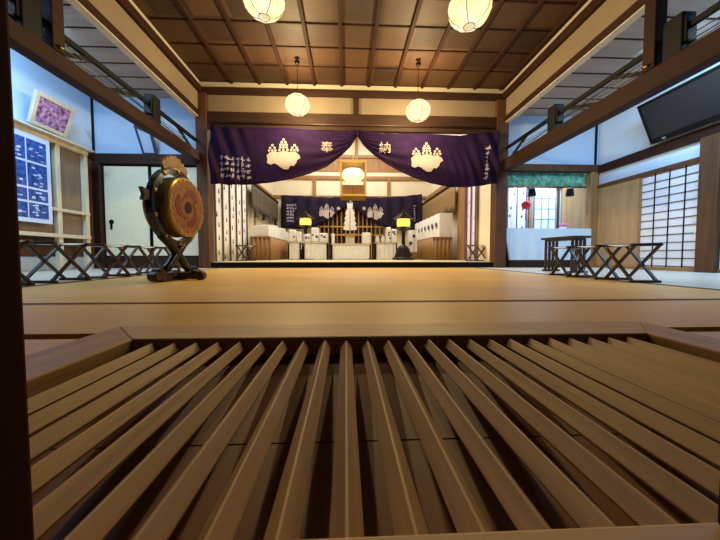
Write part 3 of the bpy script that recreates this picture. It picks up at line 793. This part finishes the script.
def curtain_half(name, label, top, bot, x0, x1, rev):
    t = thing(name, label, 'curtain', at((x0 + x1) / 2, 130, Y=CY), 0, 'halves of the purple curtain'); o0 = t.location.copy()
    def P(u, v, d=0):
        px = x0 + (x1 - x0) * u
        py = interp(top, px) * v + interp(bot, px) * (1 - v)
        q = at(px, py, Y=CY); q.y = ysurf(px, v) - d
        return q - o0
    m = MB(); m.grid(P, 96, 24); m.build('cloth', W['purple'], t, smooth=True, solid=.006)
    def onto(px, py, d):
        a, b = interp(top, px), interp(bot, px); v = (py - b) / (a - b)
        q = at(px, py, Y=CY); q.y = ysurf(px, min(1, max(0, v))) - d
        return q - o0
    return t, onto
hl, onl = curtain_half('shrine_curtain', 'dark purple curtain half with paulownia crest, swept up from the drum side', TL, BL, 210, 357.2, False)
hr, onr = curtain_half('shrine_curtain', 'dark purple curtain half with paulownia crest and diagonal folds on the television side', TR, BR, 357.8, 498, True)
def disc(cx, cy, r, n=14): return [(cx + r * math.cos(2 * PI * i / n), cy + r * math.sin(2 * PI * i / n)) for i in range(n)]
def crest(t, on, cx, cy, s=1.0):
    base = [(-14, -4), (-17, -1), (-16, 3), (-16.5, 6.5), (-13, 8.5), (-9.5, 7), (-6, 8.5), (-3.5, 10.5), (0, 12.5), (4, 12.5), (6.5, 9), (9.5, 9.5), (12.5, 6), (13, 3.5), (16.5, 1.5), (15, -1.5), (11.5, -4.5), (6, -4), (3, -5), (-3, -5), (-6, -4), (-10, -5)]
    dense = []
    for (a0, b0), (a1, b1) in zip(base, base[1:] + base[:1]): dense += [(cx + (a0 + (a1 - a0) * k / 3) * s, cy + (b0 + (b1 - b0) * k / 3) * s) for k in range(3)]
    m = MB(); ctr = (cx, cy + 2 * s); nd = len(dense); vs = []; fs = []
    for j in range(7):
        for (a, b) in dense: vs.append(on(ctr[0] + (a - ctr[0]) * (j + .02) / 6.02, ctr[1] + (b - ctr[1]) * (j + .02) / 6.02, .014))
    for j in range(6):
        for k in range(nd): fs.append((j * nd + k, j * nd + (k + 1) % nd, (j + 1) * nd + (k + 1) % nd, (j + 1) * nd + k))
    fs.append(tuple(range(nd))[::-1]); m.add(vs, fs)
    m.build('paulownia_leaf', W['crest'], t, solid=.005)
    for (x_, y_, rows) in ((-11.5, -6, (3.2, 2.2, 1)), (-.5, -6.5, (4, 3, 3, 1.8, .6)), (10.5, -6, (3.2, 2.2, 1))):
        m = MB()
        for j, wd_ in enumerate(rows):
            yy = y_ - j * 2.7
            for dx2 in ((-wd_, 0, wd_) if wd_ > 2.5 else ((-wd_, wd_) if wd_ > 1.2 else (0,))):
                m.prism([(cx + (x_ + dx2) * s + a, cy + yy * s + b) for a, b in disc(0, 0, 1.3 * s, 8)], lambda a, b, d: on(a, b, d), .010, .016)
        m.build('flower_print', W['crest'], t)
crest(hl, onl, 284.5, 157.5); crest(hr, onr, 426.5, 160.5, .95)
def glyph(t, on, ch, cx, cy, size, name, lo_=.010):
    cu = bpy.data.curves.new('lettering', 'FONT'); cu.body = ch; cu.size = 1; cu.align_x = 'CENTER'; cu.resolution_u = 3; cu.offset = 0
    ob = bpy.data.objects.new('lettering', cu); C.objects.link(ob)
    bpy.context.view_layer.update(); dg = bpy.context.evaluated_depsgraph_get()
    me = bpy.data.meshes.new_from_object(ob.evaluated_get(dg))
    C.objects.unlink(ob); bpy.data.objects.remove(ob)
    if not me.vertices: return
    xs = [v.co.x for v in me.vertices]; ysv = [v.co.y for v in me.vertices]
    mx, my = (min(xs) + max(xs)) / 2, (min(ysv) + max(ysv)) / 2; sc_ = size / max(.01, max(ysv) - min(ysv))
    for v in me.vertices: v.co = on(cx + (v.co.x - mx) * sc_, cy - (v.co.y - my) * sc_, lo_ + .003)
    me.materials.clear(); me.materials.append(W['crest'])
    o = bpy.data.objects.new(name, me); C.objects.link(o); o.parent = t
    k = o.modifiers.new('weight', 'SOLIDIFY'); k.thickness = .006; k.offset = 0
glyph(hl, onl, '\u5949', 327, 147.5, 11.5, 'lettering'); glyph(hr, onr, '\u7d0d', 384.5, 148, 11.5, 'lettering')
rn = random.Random(4)
def marks(t, on, cells, s, name):
    for (x_, y_) in cells:
        m = MB()
        for k in range(5):
            a = (0, 0, -.3, .3, 0)[k] * s + rn.uniform(-.28, .28) * s; b = (-.3, .25, .1, 0, .1)[k] * s + rn.uniform(-.28, .28) * s; hz_ = rn.random() < .5; l_ = rn.uniform(.6, 1) * s; w_ = .2 * s
            q = [(a - l_ / 2, b - w_ / 2), (a + l_ / 2, b - w_ / 2), (a + l_ / 2, b + w_ / 2), (a - l_ / 2, b + w_ / 2)] if hz_ else [(a - w_ / 2, b - l_ / 2), (a + w_ / 2, b - l_ / 2), (a + w_ / 2, b + l_ / 2), (a - w_ / 2, b + l_ / 2)]
            m.prism([(x_ + i, y_ + j) for i, j in q], lambda a, b, d: on(a, b, d), .010, .014)
        m.build(name, W['lettergrey'], t)
marks(hl, onl, [(223 + c_ * 5.3 - (.0), 158.5 + r_ * 5.6 + c_ * .5) for r_ in range(4) for c_ in range(6)], 3.3, 'donor_lettering')
marks(hr, onr, [(487.5 - i * .45, 149 + i * 4.2) for i in range(8)], 2.8, 'donor_lettering')
# curtain pole
cp = MB(); a, b = at(207, 126, Y=D - .16), at(499, 131, Y=D - .16)
cp.tube([(a.x + .1, D - .148, Z_LIN + .0), (b.x - .1, D - .148, Z_LIN + .0)], .022, 10)
o = cp.build('curtain_pole', W['stoolwood'], smooth=True); tag(o, 'dark pole carrying the purple curtain along the lintel', 'pole')
for o_, s in ((hl, 1), (hr, 1)): pass

# ------------------------------------------------------------------ stage walls
SXL, SXR = XL + .0, XR + .0
bt = 5.6
w = MB(); w.box(SXL - .1, SXL, D + .12, BY, 0, bt); struct('wall_stage_left', w, W['stagew'])
w = MB(); w.box(SXR, SXR + .1, D + .12, BY, 0, bt); struct('wall_stage_right', w, W['stagew'])
w = MB(); w.box(SXL - .1, SXR + .1, BY, BY + .1, 0, bt); struct('wall_back', w, W['stagew'])
w = MB(); w.box(SXL - .1, SXR + .1, D + .08, BY + .1, bt, bt + .06); struct('ceiling_stage', w, W['ceil'])
w = MB(); w.box(SXL - .1, SXR + .1, D + .08, D + .14, Z_LIN, bt); struct('wall_stage_front', w, W['stagew'])
w = MB()
xc = at(356, 150, Y=BY).x
zz = lambda py: zc(356, py, BY)
for (y1_, y0_) in ((155.5, 158.5), (176.5, 180)): w.box(SXL, SXR, BY - .08, BY, zz(y0_), zz(y1_))
w.box(SXL, SXR, BY - .03, BY, zz(172), zz(158))
for px in (314.5, 388.5): xx = at(px, 188, Y=BY).x; w.box(xx - .07, xx + .07, BY - .09, BY, SF, zz(180))
for px in (356.5,): xx = at(px, 148, Y=BY).x; w.box(xx - .06, xx + .06, BY - .09, BY, zz(172), bt)
w.box(SXL, SXR, BY - .06, BY, zz(199), zz(196))
trim(w, W['mid'])
# long timber along the sides of the stage
for xx, s in ((SXL, 1), (SXR, -1)):
    w = MB(); w.box(xx, xx + s * .06, D + .2, BY, 2.62, 2.78); w.box(xx, xx + s * .03, 10.6, 10.72, SF, 3.6); trim(w, W['mid'])
# right side: brown post, white curtain, cream sliding door
y0, y1 = at(466, 230, X=SXR - .05).y, at(459, 230, X=SXR - .05).y
w = MB(); w.box(SXR - .1, SXR, y0, y1, SF, 2.65); struct('pillar', w, W['mid'], bevel=.01)
y0, y1 = at(494, 230, X=SXR - .03).y, at(478, 230, X=SXR - .03).y
w = MB(); w.box(SXR - .04, SXR - .005, y0, y1, SF, 2.5); o = struct('door_5', w, W['fusuma'])
h = MB(); q = at(492, 227, X=SXR - .045); h.box(SXR - .05, SXR - .04, q.y - .02, q.y + .02, q.z - .1, q.z + .1); h.build('handle', W['black'], o)
y0, y1 = at(477, 230, X=SXR - .09).y, at(467, 230, X=SXR - .09).y
sc1 = thing('crest_curtain', 'white stage curtain with purple edge and dark crests beside the cream sliding door', 'curtain', (SXR - .1, (y0 + y1) / 2, SF), -PI / 2)
strip_curtain(sc1, y1 - y0, 2.45, 2, marks=5, stripe=W['purpleprint'], seed=9, fold=.03)
y0, y1 = at(214, 230, X=SXL + .1).y, at(247, 230, X=SXL + .1).y
sc2 = thing('crest_curtain', 'white five-panel curtain with dark stripes and crests beside the drum pillar', 'curtain', (SXL + .1, (y0 + y1) / 2, SF), PI / 2)
strip_curtain(sc2, y1 - y0, 2.5, 5, marks=8, seed=5, fold=-.012, stripe=W['stripe'])

# rolled blinds under the side timbers
def blind(name, label, xx, y0, y1, ztop, zlow, m_, tass):
    t = thing(name, label, 'blind', (xx, (y0 + y1) / 2, ztop)); L_ = (y1 - y0) / 2
    m = MB(); nn_ = 40
    m.grid(lambda u, v: (.02 * math.sin(u * 50) * (1 - v), (u - .5) * 2 * L_, -(ztop - zlow) * (1 - v) * (1 + .12 * abs(math.sin(u * PI * 5)))), nn_ * 2, 4); m.build('cloth', m_, t, smooth=True, solid=.03)
    m = MB(); m.bar((0, -L_, .02), (0, L_, .02), .08, .07); m.build('head_rail', W['dark'], t)
    for k in range(tass):
        y = -L_ + (k + .5) * 2 * L_ / tass; m = MB()
        m.lathe([(.01, -(ztop - zlow) + .04), (.055, -(ztop - zlow) - .02), (.05, -(ztop - zlow) - .12), (.07, -(ztop - zlow) - .24)], 10, 'z', (0, y, 0)); m.build('tassel', W['lacquer'] if k % 2 else W['fringe'], t)
    return t
blind('rolled_blind', 'dark grey scalloped hanging cloth along the stage wall beyond the striped curtain', SXL + .2, 9.75, BY - .15, 2.5, 1.75, W['fringe'], 4)
blind('rolled_blind', 'brown bamboo blind rolled above the white cloth along the stage wall', SXR - .2, 9.3, BY - .15, 2.45, 1.68, W['brownblind'], 4)

# draped side tables
def skirt_table(label, xx, y0, y1, depth, ztop, s, group):
    t = thing('skirted_table', label, 'table', (xx, (y0 + y1) / 2, SF), 0, group); L_ = (y1 - y0) / 2; h = ztop - SF
    m = MB(); nf = 120
    pts = []
    m.grid(lambda u, v: (s * (depth / 2) + .022 * math.sin(u * 2 * PI * 24), (u - .5) * 2 * L_, v * h), 240, 1)
    m.grid(lambda u, v: ((u - .5) * depth, -L_ + .02 * math.sin(u * 30), v * h), 24, 1)
    m.build('pleated_skirt', W['mid'], t, smooth=True, solid=.008)
    m = MB(); m.box(-depth / 2, depth / 2, -L_ - .02, L_, h, h + .04); m.build('table_top', W['mid'], t, bevel=.005)
    return t
y0, y1 = 9.35, 13.0
skirt_table('long table with pleated brown front along the stage wall under the grey scalloped cloth', SXL + .55, y0, y1, .6, .80, 1, 'pleated tables along the stage walls')
skirt_table('long table with pleated brown front under the white crest cloth beside the brown post', SXR - .55, y0, y1, .6, .80, -1, 'pleated tables along the stage walls')
# white cloth hung above the table on the right
t = thing('crest_cloth', 'wide white cloth with a row of small dark crests standing on the pleated table', 'cloth', (SXR - .62, (y0 + y1) / 2, .842 - .0))
LL = (y1 - y0) / 2 - .1; hc = .74
m = MB(); m.grid(lambda u, v: (.015 * math.sin(u * 40), (u - .5) * 2 * LL, v * hc), 80, 2); m.grid(lambda u, v: (u * .4, -LL, v * hc), 4, 2); m.build('cloth', W['white'], t, solid=.006)
for k in range(6):
    y = -LL + .3 + k * .46; m = MB(); m.prism(disc(y, .40, .085, 10), lambda a, b, d: (d, a, b), -.03, -.024)
    m.build('crest', W['print'], t)
# white boxes on the left table
ry = random.Random(2); yy = y0 + .1; k = 0
names = ['first', 'second', 'third', 'fourth', 'fifth']
for k in range(5):
    l_ = .6; hbx = [.34, .42, .38, .44, .36][k]
    t = thing('offering_box_wrapped', 'white wrapped offering box on the pleated table, %s from the striped curtain' % names[k], 'box', (SXL + .55, yy + l_ / 2, .842), 0, 'white wrapped boxes on the pleated table')
    m = MB(); m.box(-.22, .22, -l_ / 2, l_ / 2, 0, hbx); m.build('box', W['white'], t, bevel=.02)
    m = MB(); m.box(-.224, .224, -.03, .03, 0, hbx + .004); m.build('ribbon', W['coolcloth'], t); yy += .68

# ------------------------------------------------------------------ back curtain with swags
BYc = BY - .3
TB = [(281, 195), (300, 196), (330, 197.5), (352, 196), (380, 197.5), (405, 196), (422, 194)]
BBL = [(281, 228), (300, 229), (315, 227), (326, 222), (336, 214), (351, 203)]
BBR = [(351, 203), (362, 214), (372, 221), (384, 227), (400, 230), (412, 231), (422, 231)]
def back_half(label, bot, x0, x1):
    t = thing('altar_curtain', label, 'curtain', at((x0 + x1) / 2, 196, Y=BYc), 0, 'halves of the altar curtain'); o0 = t.location.copy()
    def on(px, py, d):
        q = at(px, py, Y=BYc); q.y = BYc + .04 * math.sin(px * .5) - d; return q - o0
    m = MB(); m.grid(lambda u, v: on(x0 + (x1 - x0) * u, interp(TB, x0 + (x1 - x0) * u) * v + interp(bot, x0 + (x1 - x0) * u) * (1 - v), 0), 60, 8); m.build('cloth', W['navy'], t, smooth=True, solid=.008)
    return t, on
bl_, onbl = back_half('dark altar curtain half with pale crest and lettering behind the altar, drum side', BBL, 281, 350.7)
br_, onbr = back_half('dark altar curtain half with pale crest behind the altar, television side', BBR, 351.3, 422)
crest(bl_, onbl, 327, 212.5, .48); crest(br_, onbr, 375.5, 213.5, .5)
for t_, on_, cx_, cy_ in ((bl_, onbl, 338.5, 208.5), (br_, onbr, 364, 208.5)):
    m = MB(); m.prism(disc(cx_, cy_, 1.7, 8), on_, .012, .02); m.build('small_print', W['crest'], t_)
marks(bl_, onbl, [(288 + c_ * 2.5, 205 + r_ * 3.2) for r_ in range(6) for c_ in range(4 if r_ < 2 else 3)], 1.9, 'donor_lettering')
marks(br_, onbr, [(414.5, 206 + i * 2.4) for i in range(7)], 1.7, 'donor_lettering')
# lattice screen of the inner sanctuary behind the curtain gap
x0, x1 = at(320, 215, Y=BY - .12).x, at(384, 215, Y=BY - .12).x
t = thing('lattice_screen', 'brown lattice screen seen in the gap of the altar curtain', 'screen', ((x0 + x1) / 2, BY - .13, SF)); w_ = (x1 - x0) / 2
for k in range(16):
    xx = -w_ + k * 2 * w_ / 15; m = MB(); m.box(xx - .025, xx + .025, -.03, .03, 0, 2.3); m.build('lattice_bar', W['mid'], t)
m = MB(); m.box(-w_, w_, .031, .05, 0, 2.3); m.build('backing', W['dark'], t)
for z_ in (1.0, 1.35, 2.25): 
    m = MB(); m.box(-w_, w_, -.05, -.031, z_, z_ + .06); m.build('cross_rail', W['gold'], t)

# hanging gilt shrine lamp at the centre
p = at(353, 174.5, Y=11.2)
t = thing('shrine_lamp', 'gilt framed hanging lamp glowing above the altar centre', 'lamp', (p.x, p.y, p.z))
rL = .40
m = MB(); m.lathe([(.05, .2), (rL * .8, .15), (rL, .03), (rL, -.1), (rL * .75, -.2), (.05, -.24)], 20); m.build('globe', W['lampwhite'], t, smooth=True)
for s in (-1, 1):
    for s2 in (-1, 1):
        m = MB(); m.box(s * .42 - .03, s * .42 + .03, s2 * .42 - .03, s2 * .42 + .03, -.78, .32); m.build('frame_post', W['gold'], t)
m = MB(); m.box(-.46, .46, -.46, .46, .3, .36); m.build('roof', W['gold'], t)
m = MB(); m.box(-.46, .46, .38, .46, -.78, -.28); m.build('back_panel', W['mid'], t)
m = MB(); m.box(-.46, .46, -.46, .46, -.84, -.78); m.build('base', W['gold'], t)
m = MB(); m.tube([(0, 0, .36), (0, 0, bt - p.z)], .015, 6); m.build('chain', W['brass'], t)

# ------------------------------------------------------------------ altar tables and offerings
AY = 10.6
def altar_table(label, px0, px1, pyt, Y, dep=.55, cloth=W['white']):
    a, b = at(px0, pyt, Y=Y), at(px1, pyt, Y=Y); w_ = (b.x - a.x) / 2; h = a.z - SF
    t = thing('altar_table', label, 'table', ((a.x + b.x) / 2, Y + dep / 2, SF), 0, 'altar tables'); 
    m = MB(); m.box(-w_, w_, -dep / 2, dep / 2, h - .04, h); m.build('table_top', W['pale'], t, bevel=.005)
    m = MB(); m.grid(lambda u, v: ((u - .5) * 2 * w_ * .96, -dep / 2 + .03 + .006 * math.sin(u * 30), .03 + v * (h - .075)), 60, 1); m.build('front_cloth', cloth, t, solid=.005)
    for s in (-1, 1):
        for s2 in (-1, 1):
            m = MB(); x_ = s * (w_ - .03); y_ = s2 * (dep / 2 - .012) 
            m.box(x_ - .022, x_ + .022, y_ - .012, y_ + .012, 0, h - .041); m.build('leg', W['lacquer'], t)
    return (a.x + b.x) / 2, Y + dep / 2, a.z, w_
T1 = altar_table('white-fronted altar table beside the pleated table and wrapped boxes', 287.5, 301, 241.5, AY)
T2 = altar_table('white-fronted altar table carrying the patterned white bundles', 303, 328, 242, AY)
T3 = altar_table('low white-fronted altar table under the zigzag paper wand', 331, 371, 243.5, AY)
T4 = altar_table('white-fronted altar table carrying the sakaki branches and vases', 375, 397.5, 242, AY)
# poles
for px, lab in ((329.5, 'thin dark pole standing before the altar next to the patterned bundles'), (373.3, 'thin dark pole standing before the altar next to the sakaki branches')):
    p = at(px, 212, Y=AY - .15)
    m = MB(); m.tube([(0, 0, 0), (0, 0, p.z - SF)], .022, 8); m.lathe([(.09, 0), (.09, .02), (.03, .04)], 12)
    o = m.build('pole', W['lacquer']); o.location = (p.x, AY - .15, SF); tag(o, lab, 'pole', 'thin poles before the altar')
# gohei wand on its gilt stand
p = at(350, 231.5, Y=AY + .2); zt3 = T3[2]
t = thing('offering_stand', 'gilt wooden stand on the low altar table under the paper wand', 'stand', (p.x, AY + .24, zt3))
m = MB(); m.box(-.24, .24, -.16, .16, .28, .34); m.build('tray', W['gold'], t, bevel=.006)
m = MB(); m.box(-.15, .15, -.1, .1, 0, .28); m.build('base', W['pale'], t, bevel=.004)
zs = zt3 + .342
gh = thing('paper_wand', 'white zigzag paper wand standing on the gilt stand at the altar centre', 'paper wand', (p.x, AY + .24, zs))
htop = at(350, 202, Y=AY + .2).z - zs
m = MB(); m.tube([(0, 0, 0), (0, 0, htop + .05)], .014, 8); m.build('stick', W['pale'], gh)
m = MB(); m.prism([(-.09, .80 * htop), (.09, .80 * htop), (.1, htop), (.03, .95 * htop), (-.03, .95 * htop), (-.1, htop)], lambda a, b, d: (a, d, b), -.02, -.016); m.build('top_paper', W['white'], gh)
for s in (-1, 1):
    m = MB(); z_ = .8 * htop; xo = .02
    for k in range(4):
        wq = .10 + .02 * k; xo2 = .02 + .022 * k
        m.prism([(s * .01, z_), (s * (.10 + .025 * k), z_ - .02), (s * (.17 + .025 * k), z_ - .17 * htop), (s * .03, z_ - .2 * htop)], lambda a, b, d: (a, d, b), -.024 - .012 * k, -.020 - .012 * k)
        z_ -= .165 * htop
    m.build('zigzag_streamer', W['white'], gh)
m = MB(); m.prism([(-.08, .12 * htop), (.08, .12 * htop), (.07, .8 * htop), (-.07, .8 * htop)], lambda a, b, d: (a, d, b), .018, .022); m.build('back_paper', W['white'], gh)

# bundles, boxes, vases
def wrapped(label, px0, px1, pyt, tbl, dep=.3, dy=0, spots=3, name='wrapped_bundle', grp='white patterned bundles on the altar'):
    a, b = at(px0, pyt, Y=AY + .1), at(px1, pyt, Y=AY + .1); w_ = (b.x - a.x) / 2; h = a.z - tbl[2]
    t = thing(name, label, 'bundle', ((a.x + b.x) / 2, AY + .25 + dy, tbl[2] + .001), 0, grp)
    m = MB(); m.box(-w_, w_, -dep / 2, dep / 2, 0, h); m.build('body', W['white'], t, bevel=min(.04, w_ * .4))
    r_ = random.Random(int(px0))
    if spots:
        m = MB()
        for k in range(spots): m.prism(disc(r_.uniform(-.6, .6) * w_, r_.uniform(.25, .8) * h, .035, 8), lambda a, b, d: (a, d, b), -dep / 2 - .004, -dep / 2 + .002)
        m.build('print', W['print'], t)
    return t
wrapped('pinkish white parcel on the altar table beside the wrapped boxes', 288.5, 295.5, 229.5, T1, spots=1)
wrapped('small grey white parcel on the altar table next to the pinkish parcel', 296.2, 300.5, 231.5, T1, spots=0)
wrapped('short patterned white bundle on the altar under the small yellow lamp', 304, 310.5, 234, T2)
wrapped('tall patterned white bundle at the middle of its altar table', 311, 318.5, 227.5, T2)
wrapped('wide patterned white bundle next to the thin pole by the paper wand', 319, 327.7, 233, T2)
wrapped('narrow white box with a red spot beside the thin pole', 331.5, 334.5, 233.5, T3, spots=0)
wrapped('square white box on the low altar table beside the gilt stand', 362, 371, 232.5, T3, spots=0)
wrapped('white bundle on the altar beside the green sakaki vase', 386.5, 391, 227, T4)
wrapped('pale patterned bundle at the table end beside the stone lantern', 391.6, 397, 229, T4)
for px, lab in ((377.5, 'white sakaki vase next to the thin pole on the altar'), (383, 'white sakaki vase next to the white bundle on the altar')):
    p = at(px, 236, Y=AY + .2)
    t = thing('sakaki_vase', lab, 'vase', (p.x, AY + .22, T4[2] + .001), 0, 'sakaki vases on the altar')
    m = MB(); m.lathe([(.05, 0), (.075, .06), (.06, .14), (.035, .19), (.05, .22)], 14); m.build('vase', W['white'], t, smooth=True)
    r_ = random.Random(int(px)); m = MB()
    for k in range(26):
        a = r_.random() * 6.28; z_ = .25 + r_.random() * .35; rr = r_.random() * .05
        c_ = Vector((rr * math.cos(a), rr * math.sin(a), z_)); d_ = Vector((math.cos(a), math.sin(a), .6)) * .05; s_ = Vector((-math.sin(a), math.cos(a), 0)) * .025
        m.add([c_, c_ + d_ * .5 + s_, c_ + d_, c_ + d_ * .5 - s_], [(0, 1, 2, 3)])
    m.tube([(0, 0, .1), (0, 0, .5)], .008, 5); m.build('sakaki_branch', W['leaf'], t)

# yellow lamps with dark roofs
def temple_lamp(label, px, pyc, pyb, Y, wide):
    p = at(px, pyc, Y=Y)
    t = thing('standing_lantern', label, 'lantern', (p.x, Y, SF), 0, 'standing altar lanterns'); zl = p.z - SF
    m = MB(); m.lathe([(.2, zl - .13), (.22, zl), (.2, zl + .13)], 6); m.build('lit_box', W['lampglass'], t)
    m = MB(); m.lathe([(.34, zl + .12), (.30, zl + .17), (.14, zl + .27), (.05, zl + .36), (.03, zl + .48)], 6); m.build('roof', W['lacquer'], t)
    m = MB(); m.lathe([(.26, zl - .16), (.26, zl - .13)], 6); m.build('lamp_tray', W['lacquer'], t)
    m = MB(); m.lathe([(.1, zl - .16), (.06, zl - .3), (.06, .5), (.13, .44)], 10); m.build('shaft', W['lacquer'], t)
    m = MB(); m.lathe([(wide, 0), (wide, .06), (wide * .8, .1), (wide * .55, .38), (.12, .46)], 8); m.build('pedestal', W['lacquer'], t)
temple_lamp('dark lantern with lit yellow box and wide foot beside the crest banner', 403.5, 223, 258, 10.0, .36)
temple_lamp('dark lantern with lit yellow box rising behind the patterned bundles', 305.5, 222, 258, 11.6, .3)
# hanging white banner with crests beside the lantern
a, b = at(407.5, 230, Y=10.9), at(417, 252, Y=10.9)
t = thing('crest_banner', 'small white banner with two dark crests on a stand behind the dark lantern', 'banner', ((a.x + b.x) / 2, 10.9, SF)); w_ = (b.x - a.x) / 2
z0, z1 = b.z - SF, a.z - SF
m = MB(); m.grid(lambda u, v: ((u - .5) * 2 * w_, .02 * math.sin(u * 9), z0 + (z1 - z0) * v), 14, 2); m.build('cloth', W['white'], t, solid=.005)
for (x_, z_) in ((.05, .72), (-.06, .4)):
    m = MB(); m.prism(disc(x_, z0 + (z1 - z0) * z_, .06, 8), lambda a, b, d: (a, d, b), -.034, -.028); m.build('crest', W['print'], t)
m = MB(); m.tube([(0, .04, 0), (0, .04, z1 + .03)], .015, 6); m.bar((-w_, .04, z1 + .02), (w_, .04, z1 + .02), .02, .02); m.lathe([(.14, 0), (.14, .02), (.03, .04)], 10, 'z', (0, .04, 0)); m.build('stand', W['lacquer'], t)

# ------------------------------------------------------------------ lights
def area(name, loc, rot, sx, sy, e, col):
    ld = bpy.data.lights.new(name, 'AREA'); ld.shape = 'RECTANGLE'; ld.size = sx; ld.size_y = sy; ld.energy = e; ld.color = col
    o = bpy.data.objects.new(name, ld); C.objects.link(o); o.location = loc; o.rotation_euler = rot; return o
COOL = (.36, .66, 1.0)
area('aisle_tube_left', ((AXL + XL) / 2, 3.7, AC - .1), (.12, .42, 0), 1.2, 2.4, 260, COOL)
area('aisle_tube_right', ((AXR + XR) / 2, 3.5, ACR - .1), (.12, -.42, 0), 1.0, 2.4, 280, COOL)
area('side_room_light', (5.6, 8.0, 2.72), (0, 0, 0), 1.2, 1.2, 110, (.66, .83, 1))
area('stage_light_front', (HC, 8.2, 5.4), (0, 0, 0), 3, 1.2, 185, (1, .95, .85))
area('stage_light_back', (HC, 11.2, 5.4), (0, 0, 0), 3, 1.2, 250, (1, .95, .85))
w = bpy.data.worlds.new('world'); S.world = w; w.use_nodes = True
w.node_tree.nodes['Background'].inputs[0].default_value = (.5, .45, .42, 1); w.node_tree.nodes['Background'].inputs[1].default_value = .012
S.view_settings.view_transform = 'Standard'; S.view_settings.look = 'None'; S.view_settings.gamma = 1; S.view_settings.exposure = 0
S.cycles.use_denoising = True
S.cycles.max_bounces = 8; S.cycles.transparent_max_bounces = 12
S.cycles.sample_clamp_indirect = 4
bpy.context.view_layer.update()
